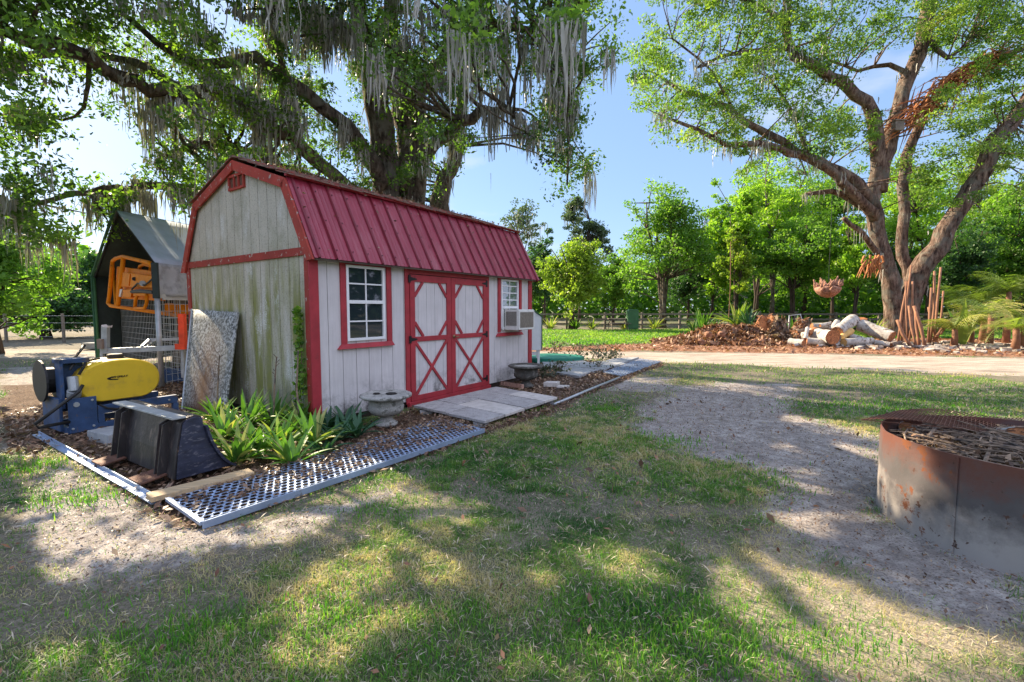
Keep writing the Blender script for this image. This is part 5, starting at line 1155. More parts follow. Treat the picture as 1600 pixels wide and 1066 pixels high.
# weeds at the far end
wlab = ['dark weed clump against the green lid', 'leafy purple weed behind the far slabs', 'tall thin weed at the road edge of the slabs', 'weed sprouting between the slabs', 'small weed beside the pale chipped slab', 'low weeds at the right of the blackened urn', 'weed at the corner of the small grating']
for k, (x, y, s) in enumerate(((870, 556, .45), (905, 558, .4), (935, 560, .45), (935, 578, .5), (872, 585, .3), (852, 590, .25), (958, 563, .3))):
    n = 160; p = gp(x, y); h = rng.random(n)*s; C = np.stack([rng.normal(size=n)*s*.45, rng.normal(size=n)*s*.35, h], 1)
    t = thing('weed', wlab[k], 'weed', tuple(p), 0, 'weeds at the far path end'); mb = MB()
    for _ in range(6): mb.tube([(0,0,0), (random.uniform(-.3,.3)*s, random.uniform(-.3,.3)*s, s*.6), (random.uniform(-.6,.6)*s, random.uniform(-.5,.5)*s, s)], .006, 4)
    mb.build('stem', M['twig'], t); npmesh('leaves', leaf_quads(C, .07, .5, .2), 4, M['weed'], rng.random(n), t)
# agaves and yuccas far side
ag = [(925,500,33,'spiky plant under the yellow green tree',.9,'palm'),(860,503,33,'broad leaved plant just right of the shed corner',1.1,'palm'),(900,503,33,'bushy green plant at the foot of the yellow green tree',1.0,'leaf_mid'),(1022,507,33,'yellowing spiky plant right of the green cabinet',1.1,'palm'),(1098,509,30,'tall fan of sword leaves left of the debris mound',1.7,'aloe'),(1085,512,29,'low sword leaved plant at the lawn edge',.9,'aloe'),(1118,512,28,'spiky green plant touching the debris mound',1.0,'aloe'),(1152,512,26,'large grassy plant with orange base on the debris mound',1.7,'palm'),
      (1240,522,24,'green sword leaved plant behind the debris mound',1.2,'aloe'),(1362,514,23,'bright agave in front of the forked oak',1.1,'palm'),(1312,508,23,'agave behind the log pile',1.0,'aloe'),(1170,514,25,'grey sword leaved plant right of the orange based one',1.3,'fern'),(975,508,33,'small plant left of the green cabinet',.5,'palm')]
for (x, y, d, lab, L, mt) in ag:
    rosette('agave', lab, (pt(x, 500, d).x, d, 0.0 if x not in (1152, 1170) else .5), 30, L, .11*max(L, .8), mt, group='sword leaved plants along the far side', rise=(.5, 1.5), droop=.6, base_r=.12)
# tall pot stake
p = Vector((pt(1138, 500, 26).x, 26, 0)); o = MB().tube([(0,0,0), (.05,0,2.6), (0,0,5.2)], .018, 6).build('cane_pole', M['cane'], loc=p); tag(o, 'thin tall stake rising from the debris mound', 'stake')

# palms on the right
def frond(base, az, L, rise, droop, nl=22, w=.05, ll=.55):
    d = np.array([math.cos(az), math.sin(az), 0]); s = np.array([-math.sin(az), math.cos(az), 0]); up = np.array([0, 0, 1.]); p = np.array(base, float); ang = rise; q = []
    for i in range(nl):
        t = i/nl; p2 = p+(d*math.cos(ang)+up*math.sin(ang))*L/nl; ang -= droop/nl
        for sg in (-1, 1):
            l = ll*math.sin(math.pi*(.15+.8*t)); e = p+s*sg*l*.85+d*l*.45-up*l*random.uniform(.05, .45); wv = (p2-p)*.35+up*w*.2
            q.append([p, p+wv, e+wv*.1, e])
        q.append([p-s*.01, p+s*.01, p2+s*.01, p2-s*.01]); p = p2
    return q
def palm(label, x, y, d, h, L, nf, tone):
    t = thing('palm', label, 'palm', (pt(x, y, d).x, d, 0), 0, 'yellowing palms at the right edge'); q = []; rn = []
    for k in range(nf):
        f = frond((0, 0, h), random.uniform(0, 6.28), L*random.uniform(.8, 1.1), random.uniform(.3, 1.4), random.uniform(1.0, 2.2)); q += f; rn += [random.uniform(*tone)]*len(f)
    npmesh('fronds', np.array(q), 4, M['palm'], rn, t); MB().tube([(0,0,-.1), (.04,0,h*.5), (0,0,h)], [.14, .10, .08], 8, jit=.1).build('trunk', M['cane'], t, smooth=True)
palm('yellow leaved palm right of the broad banana leaf', 1545, 540, 17.5, 1.3, 1.6, 15, (.5, 1))
palm('pale green palm at the far right edge of the yard', 1598, 540, 17, 1.0, 1.7, 14, (.3, .9))
palm('taller palm standing behind the yellow leaved one', 1572, 520, 20, 2.2, 1.9, 15, (.1, .7))
palm('low palm with drooping dead fronds beside the banana leaf', 1515, 535, 18.5, .9, 1.3, 12, (.6, 1))
palm('feathery palm behind the reddish canes', 1500, 520, 22, 1.6, 1.6, 12, (.0, .6))
palm('yellowing palm left of the banana leaf', 1490, 540, 17.8, .7, 1.2, 12, (.5, 1))
palm('bushy yellow palm filling the right edge gap', 1585, 545, 16, .8, 1.5, 16, (.4, 1))
palm('arching green palm behind the yellow palms', 1535, 520, 21, 1.8, 1.9, 15, (.0, .6))
rosette('banana_plant', 'single upright broad green banana leaf beside the reddish canes', gp(1503, 540), 3, 1.9, .36, 'aloe', rise=(1.25, 1.5), droop=.35, tone=(.5, .9))
# reddish canes
cn = 0
clab = ['near the forked oak trunk', 'leaning left', 'with a knobby top', 'leaning towards the banana leaf', 'standing tallest']
for k, (x0, y0, x1, y1, d, r) in enumerate(((1425,540,1402,500,17.5,5),(1432,540,1420,478,17.6,4),(1437,540,1430,480,17.8,4.5),(1405,505,1418,440,19,3.5),(1410,500,1424,415,19,3),(1450,536,1455,450,18.5,4),(1453,536,1460,424,18.6,3.5),(1460,530,1470,418,18.8,3.5),(1464,525,1452,480,18.6,5),(1458,482,1474,455,18.7,3),(1464,522,1488,497,18,4),(1470,518,1492,500,18,3),(1418,525,1415,440,18.4,2.5),(1424,470,1426,440,18.3,3),(1446,540,1428,478,17.6,5))):
    a = pt(x0, y0, d); b_ = pt(x1, y1, d+.4); a.z = max(a.z-.1, -.05) if y0 > 515 else a.z; 
    if y0 <= 515 and k in (3, 4, 13): a.z = .0
    if k == 9: a = pt(1462, 535, 18.7); a.z = 0
    m_ = a.lerp(b_, .5)+Vector((random.uniform(-.1,.1), 0, 0)); mb = MB(); pts = [a, a.lerp(m_, .5), m_, m_.lerp(b_, .5), b_]
    mb.tube([p-a for p in pts], [r/F*d*q*.5 for q in (1.15, .9, 1, .85, .9)], 8, jit=.08); o = mb.build('reddish_cane', M['cane'], loc=a, smooth=True)
    tag(o, 'reddish bare knobby cane stem '+['beside the forked oak trunk','second in the clump nearest the oak','third in the clump nearest the oak','rising against the oak trunk','slender, rising highest against the oak trunk','left one of the tall upright group','tallest of the upright group','right one of the tall upright group','short stout one within the upright group','thin side stem forking right from the upright group','leaning right towards the banana leaf','lower one leaning right towards the banana leaf','very thin one behind the oak side clump','short thin one behind the oak side clump','stout one leaning left in the front clump'][k], 'cane', 'reddish canes right of the forked oak')

# ------------------------------------------------------------------ log pile
def log(label, x0, y0, x1, y1, d0, d1, r, mt='logbark', ends='logend', group='cut logs in the pile'):
    a, b_ = pt(x0, y0, d0), pt(x1, y1, d1); rr = r/F*d0
    a.z = max(a.z, rr*.9); b_.z = max(b_.z, rr*.9)
    c = (a+b_)/2; t = thing('cut_log', label, 'log', tuple(c), 0, group); mb = MB(); n = 7
    pts = [a.lerp(b_, k/n)-c for k in range(n+1)]; mb.tube(pts, [rr*random.uniform(.93, 1.05) for _ in pts], 16, cap=False, jit=.07); mb.build('bark', M[mt], t, smooth=True)
    d = (b_-a).normalized(); mb = MB()
    mb.tube([a-c+d*.01, a-c+d*.02], rr*.97, 16); mb.tube([b_-c-d*.02, b_-c-d*.01], rr*.97, 16); mb.build('cut_face', M[ends], t)
log('short white log with orange end at the left of the pile', 1234, 534, 1256, 538, 17.9, 17.4, 6)
log('thick log showing its large round orange cut end', 1262, 524, 1302, 527, 18.8, 17.3, 10.8)
log('grey log between the short white log and the thick one', 1260, 533, 1288, 535, 17.8, 17.6, 5.5)
log('slim white log lying flat at the pile front', 1318, 535, 1362, 533, 17.3, 17.6, 6, ends='logyellow')
log('white log slanting up to the top of the pile', 1308, 519, 1334, 499, 17.8, 18.6, 9)
log('long white log sloping down to the right of the pile', 1344, 508, 1394, 527, 18.4, 17.4, 9.5)
log('grey log lying across the back left of the pile', 1268, 510, 1300, 511, 18.8, 18.8, 5)
log('short stub log standing up in the middle of the pile', 1300, 516, 1309, 502, 18.2, 18.3, 4.6)
log('brown topmost log with peeled orange wood', 1332, 499, 1354, 503, 18.9, 18.6, 5.5, 'orangewood')
log('split yellow log under the slanting white one', 1314, 528, 1330, 517, 17.6, 17.9, 5, 'logyellow', 'logyellow')
log('thin white log at the right foot of the pile', 1366, 535, 1390, 539, 17.5, 17.2, 4.2)
log('grey log wedged under the right end of the pile', 1324, 524, 1346, 531, 17.9, 17.9, 5)
log('small brown log lying at the left foot of the pile', 1262, 522, 1275, 515, 18.1, 18.4, 4, 'orangewood')
log('pale thin log leaning at the left of the pile', 1258, 530, 1262, 512, 17.9, 18.2, 3)
for k_, (x_, y_, L_k, r_, lb_) in enumerate(((1246, 540, 7, 2.5, 'small split stick in front of the short white log'), (1285, 541, 8, 2.2, 'thin stick lying at the front foot of the thick log'), (1310, 541, 6, 2.6, 'stubby split piece in front of the pile centre'), (1340, 541, 9, 2.2, 'long thin stick lying before the slim white log'), (1290, 508, 9, 2.6, 'thin branch lying over the top left of the pile'), (1322, 512, 10, 2.4, 'thin branch crossing between the two sloping logs'), (1375, 520, 9, 2.6, 'bent branch resting on the long sloping log'), (1400, 540, 8, 2.8, 'grey stick lying between the pile and the canes'), (1252, 519, 8, 2.6, 'branch end poking out at the back left of the pile'))):
    log(lb_, x_-L_k, y_+random.uniform(-2, 2), x_+L_k, y_-random.uniform(0, 6), 17.3 if y_ > 530 else 18.3, 17.6 if y_ > 530 else 18.5, r_, random.choice(['logbark', 'twig']))
# debris mound
mc = Vector((pt(1155, 540, 19.5).x, 19.8, 0))
def mound(name, label, c, rx, ry, h, mt, chips_m, nchip, size, cat, seed=1):
    t = thing(name, label, cat, tuple(c)); mb = MB(); n, m_ = 40, 14; vs = []
    for j in range(m_+1):
        for i in range(n):
            a = 2*math.pi*i/n; f = j/m_; r = f; zz = h*(math.cos(min(1, r)*math.pi)*.5+.5)*(1+.4*math.sin(a*3+seed)*math.sin(r*5))+random.uniform(-.04, .06)*(1-f)
            vs.append((math.cos(a)*rx*r*(1+.1*math.sin(a*5+seed)), math.sin(a)*ry*r, zz-.05*f))
    mb.add(vs, [(j*n+i, j*n+(i+1) % n, (j+1)*n+(i+1) % n, (j+1)*n+i) for j in range(m_) for i in range(n)]); mb.build('core', M[mt], t)
    a = rng.uniform(0, 6.283, nchip); r = rng.random(nchip)**.5; zz = h*(np.cos(r*math.pi)*.5+.5)*(1+.4*np.sin(a*3+seed)*np.sin(r*5))+rng.uniform(0, .1, nchip)
    C = np.stack([np.cos(a)*rx*r, np.sin(a)*ry*r, zz], 1); o = npmesh('debris', leaf_quads(C, size, .4, .1, jitter=.6), 4, M[chips_m], rng.random(nchip), t); o['kind'] = 'stuff'; return t
mound('debris_mound', 'heap of brown palm boots and roots between lawn and log pile', (pt(1140, 540, 19.6).x, 19.7, 0), 3.3, 1.7, .58, 'dirtmound', 'litter_red', 6500, .2, 'debris heap')
mound('root_ball', 'dark tangled root ball at the right end of the debris heap', (pt(1215, 535, 19).x, 19.0, 0), .75, .7, .85, 'bark_dark', 'litter', 900, .2, 'root ball', 3)
mound('bark_heap', 'orange tan heap behind the dark root ball', (pt(1205, 530, 21).x, 21.3, 0), 1.2, 1, .95, 'orangewood', 'litter_red', 700, .2, 'heap', 5)
mound('branch_heap', 'tangled tan branches at the left of the log pile', (pt(1262, 535, 19.2).x, 19.6, 0), .9, .8, .8, 'twig', 'litter_red', 900, .2, 'branch heap', 2)
for k, (x, y) in enumerate(((1095,538),(1110,528),(1135,520),(1178,545),(1190,540))):
    o = MB().lathe([(0,0),(.18,.02),(.22,.12),(.2,.26),(.1,.34),(0,.3)], (0,0,0), 10, jit=.15).build('palm_stump', M['cane'], loc=(pt(x,y,18.4).x, 18.4+.2*k*(k<3), .0 if y > 530 else .3)); o.scale = (.7, .7, .7); tag(o, 'brown stump chunk '+['at the left foot of the debris heap','left on the slope of the debris heap','on top of the debris heap','at the right foot of the debris heap','beside the root ball'][k], 'stump chunk', 'stump chunks on the debris heap')
# white pipe frame
p = gp(1230, 536); o = MB().tube([(0,0,0), (0,0,1.15), (.6,.2,1.2), (1.0,.3,.2)], .03, 8).build('bent_pipe', M['galv'], loc=Vector((pt(1232,530,20.5).x, 20.5, 0)), smooth=True); tag(o, 'white bent pipe standing behind the log pile', 'pipe')
# pale rubble
n = 1300; x = rng.uniform(11.8, 21.5, n); y = 18.9-(x-12)*.28+rng.normal(size=n)*1.3
def boxes(P, s):
    out = []
    for k in range(2):
        pass
    nrm = leaf_quads(P, s, .8, .6, jitter=.4); return nrm
mb = MB()
for i in range(520):
    s = random.uniform(.03, .14); c = Vector((x[i], y[i], s*.3)); rot = Matrix.Rotation(random.uniform(0, 3), 4, 'Z')@Matrix.Rotation(random.uniform(-.5, .5), 4, 'X'); rot.translation = c
    mb.box((-s, -s*.7, -s*.4), (s, s*.7, s*.4), 0, rot)
tag(mb.build('rubble', M['rock'], bevel=0), 'scattered pale stones and rubble below the canes and palms', 'rubble', kind='stuff')

# hanging basket / root ball
hb = thing('hanging_root_ball', 'pinkish clustered staghorn ball hanging on a chain from the oak', 'hanging plant', tuple(pt(1293, 464, 21.5))); hb.scale = (.85, .85, .95)
mb = MB(); mb.lathe([(0, -.05), (.3, .02), (.55, .22), (.6, .42), (.52, .5), (0, .46)], (0, 0, 0), 16, jit=.1); mb.build('basket', M['pinkroot'], hb, smooth=True)
mb = MB()
for k in range(60):
    a = random.uniform(0, 6.28); r = random.uniform(.1, .6); z0 = random.uniform(.15, .55); u = random.uniform(.1, .42)
    mb.tube([(math.cos(a)*r*.8, math.sin(a)*r*.8, z0), (math.cos(a)*(r+.06), math.sin(a)*(r+.06), z0+u*.6), (math.cos(a+.2)*(r+.10), math.sin(a+.2)*(r+.10), z0+u+.1)], [.09, .075, .03], 6)
mb.build('stubby_shoots', M['pinkroot'], hb, smooth=True)
MB().tube([(0,0,.4), (.02,0,2.2), (0,0,4.9)], .012, 4).build('chain', M['black'], hb)
# orange fronds mass in the oak
of = thing('dead_frond_mass', 'big tangle of orange dead fronds caught on an upper oak limb', 'dead fronds', tuple(pt(1470, 160, 23.6)))
oo = Vector(of.location); q = []; rn = []
ctr = [pt(1418+k*(170/39), 190-k*(112/39)-14*math.sin(k/39*3), 23.6) for k in range(40)]
mb = MB()
for k in range(260):
    j = random.randrange(34); a = ctr[j]-oo; 
    off = Vector((random.uniform(-.9,.9), random.uniform(-.7,.7), random.uniform(-1.3,.6))); e = ctr[min(39, j+random.randrange(2, 9))]-oo+off if random.random() < .6 else a+Vector((random.uniform(-2.2,-.3), random.uniform(-.6,.6), random.uniform(-2.2,-.2)))
    s0 = a+Vector((random.uniform(-.5,.3), random.uniform(-.5,.5), random.uniform(-.5,.3)))
    mb.tube([s0, s0.lerp(e, .5)+Vector((0,0,random.uniform(.05,.3))), e], [random.uniform(.025,.055), .03, .008], 4, cap=False)
mb.build('fronds', M['orangewood'], of)
for lab, x, y, d in (('row of orange dead fronds clinging to the lower oak fork', 1365, 405, 23.2),):
    t = thing('dead_frond_tuft', lab, 'dead fronds', tuple(pt(x, y, d))); mb = MB()
    for k in range(22): s0 = Vector((random.uniform(-.5,.5), random.uniform(-.2,.2), random.uniform(-.2,.2))); mb.tube([s0, s0+Vector((random.uniform(-.25,.1), 0, -.3)), s0+Vector((random.uniform(-.45,.1), 0, -.75))], [.06,.05,.015], 5)
    mb.build('fronds', M['orangewood'], t)
# nest box on trunk
o = MB().box((-.22,-.15,0),(.22,.15,.45)).box((-.27,-.2,.45),(.27,.2,.5)).build('nest_box', M['greywood'], loc=pt(1402, 205, 23.3), bevel=.01); tag(o, 'small grey wooden box fixed high in the oak fork', 'nest box')

# ------------------------------------------------------------------ rail fence, cabinet, table, house
fc = thing('rail_fence', 'dark wooden rail fence running across behind the far lawn', 'fence', (0, 34, 0))
posts = [(-1.5+2.75*k, .25*math.sin(k*1.7)-.055*k*2) for k in range(16)]
for k, (x, y) in enumerate(posts):
    MB().box((x-.075, y-.07, -.1), (x+.075, y+.07, random.uniform(1.15, 1.28))).build('post', M['greywood'], fc, bevel=.01)
    if k:
        for z in (.35, .72, 1.08): a, b_ = posts[k-1], (x, y); MB().bar((a[0], a[1]-.09, z+random.uniform(-.03,.03)), (b_[0], b_[1]-.09, z+random.uniform(-.03,.03)), .035, .13).build('rail', M['greywood'], fc)
x = pt(988, 500, 32.5).x
ug = thing('utility_cabinet', 'round topped green utility cabinet standing by the rail fence', 'cabinet', (x, 32.5, 0))
mb = MB(); mb.prism([(-.38, -.3, 0), (.38, -.3, 0), (.38, -.3, 1.32), (.26, -.3, 1.44), (-.26, -.3, 1.44), (-.38, -.3, 1.32)], (0, .6, 0)); mb.build('housing', M['greenpaint'], ug, bevel=.03)
MB().box((-.33, -.315, .1), (.33, -.302, 1.25)).build('door', M['greenpaint'], ug, bevel=.005)
pt_ = thing('picnic_table', 'dark wooden picnic table left of the green cabinet', 'picnic table', (pt(966, 500, 32.8).x, 32.8, 0))
MB().box((-.75, -.35, .74), (.75, .35, .79)).build('tabletop', M['greywood'], pt_)
for s in (-1, 1):
    MB().box((-.75, s*.62-.12, .43), (.75, s*.62+.12, .47)).build('bench', M['greywood'], pt_)
    MB().bar((s*.55, -.65, 0), (s*.55, -.2, .74), .05, .09).bar((s*.55, .65, 0), (s*.55, .2, .74), .05, .09).bar((s*.55, -.7, .4), (s*.55, .7, .4), .045, .08).build('leg_frame', M['greywood'], pt_)
hs = thing('distant_house', 'pale blue house with white railing glimpsed behind the fence trees', 'house', (pt(1290, 480, 62).x, 62, 0))
MB().box((-11, 0, 0), (10, 8, 2.9)).build('wall', M['house'], hs)
MB().prism([(-11.6, -.6, 2.9), (-11.6, 8.6, 2.9), (-11.6, 4, 5.2)], (22.2, 0, 0)).build('roof', M['houseroof'], hs)
for x in (-8, -4.5, 1, 5): 
    w_ = MB().box((x, -.06, 1.0), (x+1.3, -.01, 2.2)).build('window', M['white'], hs); MB().box((x+.1, -.08, 1.1), (x+1.2, -.065, 2.1)).build('pane', M['room'], w_)
mb = MB(); mb.box((-9, -2.2, .95), (8, -2.1, 1.05)); mb.box((-9, -2.2, .3), (8, -2.1, .4))
for k in range(18): mb.box((-9+k, -2.25, 0), (-8.9+k, -2.05, 1.05 if k % 4 else 2.9))
mb.build('porch_railing', M['white'], hs)

# ------------------------------------------------------------------ fire ring
FC = Vector((3.35, 2.85, 0)); FR = .80; FH = .575
fr = thing('fire_ring', 'large rusty steel fire ring full of branches at the right edge', 'fire pit', tuple(FC))
mb = MB(); n = 96; vs = []
rows = [-.05, .03, .15, .3, .45, .55, FH]
for rr_, zz in [(FR, z) for z in rows]+[(FR-.008, z) for z in rows[::-1]]:
    for k in range(n):
        a = 2*math.pi*k/n; w = 1+.008*math.sin(a*3)+.004*math.sin(a*11+zz*4)+.003*math.sin(a*23-zz*9); vs.append((rr_*w*math.cos(a), rr_*w*math.sin(a), zz))
mb.add(vs, [(j*n+k, j*n+(k+1) % n, (j+1)*n+(k+1) % n, (j+1)*n+k) for j in range(13) for k in range(n)]); mb.build('ring_wall', [M['ring']], fr, smooth=True).modifiers.new('e', 'EDGE_SPLIT').split_angle = R(50)
mb = MB(); a = R(197); mb.bar((FR*1.004*math.cos(a), FR*1.004*math.sin(a), .0), (FR*1.004*math.cos(a), FR*1.004*math.sin(a), FH-.01), .012, .004, up=(math.cos(a), math.sin(a), 0)); mb.build('weld_seam', M['ring'], fr)
mb = MB(); mb.lathe([(.745, .2), (.6, .36), (.3, .42), (0, .42)], (0, 0, 0), 40, jit=.04); tag(mb.build('ash_bed', M['soot'], loc=FC), 'charred ash bed filling the inside of the fire ring', 'ash', kind='stuff')
mb = MB()
for k in range(520):
    r = .70*math.sqrt(random.random()); a = random.uniform(0, 6.28); L = random.uniform(.12, .5); b_ = random.uniform(0, 6.28)
    c = Vector((r*math.cos(a), r*math.sin(a), .40+.12*(1-r)+random.uniform(0, .09))); d = Vector((math.cos(b_), math.sin(b_), random.uniform(-.12, .15)))*L/2
    if (c+d).xy.length > .76 or (c-d).xy.length > .76: continue
    rr = random.choice((.003, .004, .006, .010)); mb.tube([c-d, c+Vector((random.uniform(-.02,.02), random.uniform(-.02,.02), random.uniform(-.01,.02))), c+d], [rr, rr, rr*.6], 5)
tag(mb.build('branches', M['twig'], loc=FC), 'tangle of dry branches heaped inside the fire ring', 'branches', kind='stuff')
C = np.stack([rng.uniform(-.53, .53, 2600), rng.uniform(-.53, .53, 2600), .43+rng.random(2600)*.11], 1); o = npmesh('dry_leaves', leaf_quads(C, .04, .5, .6), 4, M['litter'], rng.random(2600)); o.location = FC; tag(o, 'dry leaves among the branches in the fire ring', 'leaves', kind='stuff')
for k, (px_, py_, az, r, lab) in enumerate(((1414, 668, 70, .045, 'short orange ended log at the left inside the fire ring'), (1424, 676, 100, .048, 'second orange ended log near the ring wall'), (1468, 680, 80, .042, 'upright orange cut log in the middle of the fire ring'), (1590, 690, 40, .10, 'large round orange cut log end at the right of the fire ring'))):
    p = gp(px_, py_, .50); c = Vector((p.x, p.y, .50)); vv = (Vector((0, 0, H))-c).normalized(); d = (vv*.6+Vector((math.cos(R(az)), 0, 0))*.3).normalized(); L = .2 if k < 3 else .3
    t = thing('firewood_log', lab, 'log', tuple(c), 0, 'logs in the fire ring'); MB().tube([-d*L, d*0, d*.03], [r, r, r], 14, cap=False, jit=.03).build('bark', M['logbark'], t, smooth=True); MB().tube([d*.02, d*.026], r*.97, 14).build('cut_face', M['logend'], t)
# expanded metal sheet over the ring
def exp_sheet(label, pts4, nx_, ny_, mt, sag=.05):
    A0, A1, B1_, B0_ = pts4; t = A0.copy(); mb = MB()
    def Q(s, r): p = A0.lerp(A1, s).lerp(B0_.lerp(B1_, s), r); return p+Vector((0, 0, -sag*math.sin(s*math.pi)*math.sin(r*math.pi)+.025*math.sin(s*7)))-A0
    for j in range(ny_):
        for i in range(nx_):
            o = .5*(j % 2)
            a, b_, c, d = Q((i+o)/nx_, j/ny_), Q((i+o+.5)/nx_, (j+1)/ny_), Q((i+o+1)/nx_, j/ny_), None
            if i+o+1 > nx_: continue
            mb.bar(a, b_, .003, .006); mb.bar(b_, c, .003, .006)
    mb.bar(Q(0,0), Q(.5,0), .004, .006); mb.bar(Q(.5,0), Q(1,0), .004, .006)
    tag(mb.build('expanded_metal_sheet', M[mt], loc=A0), label, 'mesh sheet')
exp_sheet('rusty expanded metal sheet laid over the back of the fire ring', [pt(1346, 656, 3.4), pt(1660, 680, 3.1), pt(1660, 652, 3.62), pt(1405, 641, 3.72)], 44, 10, 'rust', .02)

# ------------------------------------------------------------------ grass, litter
def blades(n, xr, yr, hgt, wid, dens_fn, name=None):
    x = rng.uniform(xr[0], xr[1], n); y = yr[0]+(yr[1]-yr[0])*rng.random(n)
    q = to_px(np.stack([x, y, 0*x], 1)); ok = (q[:, 0] > -60) & (q[:, 0] < 1660) & (q[:, 1] < 1140) & (q[:, 2] > .3)
    x, y = x[ok], y[ok]; d = dens_fn(x, y); k = rng.random(len(x)) < d; x, y, d = x[k], y[k], d[k]
    return x, y, d
def build_blades(x, y, hgt, wid, lean=.9):
    n = len(x); az = rng.uniform(0, 2*math.pi, n); h = hgt*rng.uniform(.45, 1.25, n); w = wid*rng.uniform(.7, 1.3, n)*.5
    z = gz(x, y)-.004; le = h*lean*rng.random(n)
    dx, dy = np.cos(az), np.sin(az); sx, sy = -dy, dx
    b0 = np.stack([x-sx*w, y-sy*w, z], 1); b1 = np.stack([x+sx*w, y+sy*w, z], 1)
    mx, my, mz = x+dx*le*.35, y+dy*le*.35, z+h*.55
    m0 = np.stack([mx-sx*w*.8, my-sy*w*.8, mz], 1); m1 = np.stack([mx+sx*w*.8, my+sy*w*.8, mz], 1)
    tp = np.stack([x+dx*le, y+dy*le, z+h*.9-le*.2], 1); tp2 = tp+np.stack([sx, sy, 0*sx], 1)*(w*.15)[:, None]
    return np.concatenate([np.stack([b0, b1, m1, m0], 1), np.stack([m0, m1, tp2, tp], 1)])
shed_poly = [tuple(sh(u, v)[:2]) for u, v in ((-.05, -.05), (L_+.05, -.05), (L_+.05, W_+.1), (-.05, W_+.1))]
def gdens(x, y):
    g = zones(x, y)[0]; g = np.where(sdpoly(x, y, shed_poly) > 0, 0, g); g = np.where(np.hypot(x-FC.x, y-FC.y) < FR+.02, 0, g); return g
Q_, RN = [], []
for (n, xr, yr, h, w) in ((210000, (-3.2, 3.6), (1.45, 3.3), .030, .0032), (240000, (-5, 5.5), (3.3, 6), .042, .0058), (110000, (-9, 10), (6, 10), .045, .010), (30000, (-14, 14), (10, 14), .06, .014), (70000, (-2, 36), (16, 33), .10, .03)):
    x, y, d = blades(n, xr, yr, h, w, gdens)
    Q_.append(build_blades(x, y, h*(.35+1.5*fbm(x, y, 7, 3)**1.3), w, 1.5))
    tone = np.clip(rng.random(len(x))*.55+(fbm(x, y, .9, 3)-.5)*1.7+(fbm(x, y, 9, 2)-.5)*1.3+.27+.42*dry(x, y), 0, 1)
    tone = np.where(y > 16, tone*.5+.1, tone); RN.append(np.tile(tone, 2))
tag(npmesh('grass', np.concatenate(Q_), 4, M['grass'], np.concatenate(RN)), 'short patchy lawn grass, green mixed with straw coloured blades', 'grass', kind='stuff')
# dead straw lying between the blades
n = 90000; yy = 1.5+7.5*rng.random(n)**1.5; xx = rng.uniform(-1, 1, n)*(1.2*yy+1.2); k = rng.random(n) < np.clip(zones(xx, yy)[0]+.12, 0, 1)*.9; k &= (sdpoly(xx, yy, shed_poly) < -.1) & (np.hypot(xx-FC.x, yy-FC.y) > FR+.03); xx, yy = xx[k], yy[k]
C = np.stack([xx, yy, gz(xx, yy)+rng.uniform(.004, .03, len(xx))], 1)
tag(npmesh('straw', leaf_quads(C, np.clip(.022*yy**.6, .02, .07), .09, 1.6), 4, M['straw'], rng.random(len(C))), 'dead straw coloured grass bits lying through the lawn', 'straw', kind='stuff')
# lush tufts
T_ = [(150,1040,.5),(240,1020,.5),(330,1010,.3),(480,970,.3),(560,960,.25),(430,1050,.3),(700,960,.2),(900,950,.5),(970,960,.55),(1050,970,.5),(1000,1020,.5),(1110,1000,.3),(120,780,.3),(300,990,.2),(640,1040,.3),(600,800,.3),(560,905,.3),(1180,1040,.3),(1300,1000,.3),(40,730,.3),(1020,690,.5),(1110,745,.6),(1350,640,1),(1450,630,1.2),(820,640,.3),(950,640,.3),(930,700,.5)]
x, y = [], []
for a, b_, s in T_:
    c = gp(a, b_); k = int(520*s/.4); k = min(k, 900); x.append(c.x+rng.normal(size=k)*s*.55); y.append(c.y+rng.normal(size=k)*s*.4)
x = np.concatenate(x); y = np.concatenate(y); k = np.hypot(x-FC.x, y-FC.y) > FR+.03; x, y = x[k], y[k]
dist = np.hypot(x, y); hh = np.where(dist < 3, .052, .055); ww = np.clip(.0016*dist, .005, .014)
tag(npmesh('lush_grass', build_blades(x, y, hh, ww, .9), 4, M['grass_lush'], np.tile(rng.random(len(x)), 2)), 'tufts of longer bright green grass in the lawn', 'grass', kind='stuff')
# far lawn strip
n = 60000; x = rng.uniform(-3, 34, n); y = rng.uniform(17, 33, n); k = (rng.random(n) < (fbm(x+9, y, .5, 3)-.25)*2) & (zones(x, y)[4] < .4) & (zones(x, y)[2] < .3) ; x, y = x[k], y[k]
tag(npmesh('far_lawn', build_blades(x, y, .13, .05, .9), 4, M['grass_lush'], np.tile(np.clip(rng.random(len(x))*.5+.15+.9*(fbm(x, y, .35, 3)), 0, 1), 2)), 'sunny yellow green grass strip between road and rail fence', 'grass', kind='stuff')
# dry leaf litter
def litter(n, xr, yr, idx_, size, m_, name, label, extra=0.0, zup=.01):
    x = rng.uniform(*xr, n); y = rng.uniform(*yr, n); z_ = zones(x, y); d = np.clip(z_[idx_], 0, 1)+extra; k = (rng.random(n) < d) & (sdpoly(x, y, shed_poly) < 0) & (np.hypot(x-FC.x, y-FC.y) > FR+.02); x, y = x[k], y[k]
    C = np.stack([x, y, gz(x, y)+rng.uniform(.002, .03, len(x))+zup], 1); tag(npmesh(name, leaf_quads(C, size, .5, 2.2), 4, M[m_], rng.random(len(x))), label, 'leaf litter', kind='stuff')
litter(60000, (-7, 4), (2.8, 13.2), 3, .055, 'litter', 'leaf_litter', 'brown dry oak leaves covering the beds round the shed', .012, .015)
litter(60000, (-4, 7), (1.5, 8.5), 1, .017, 'litter', 'scattered_leaves', 'dead leaves scattered over lawn and bare dirt', .05)
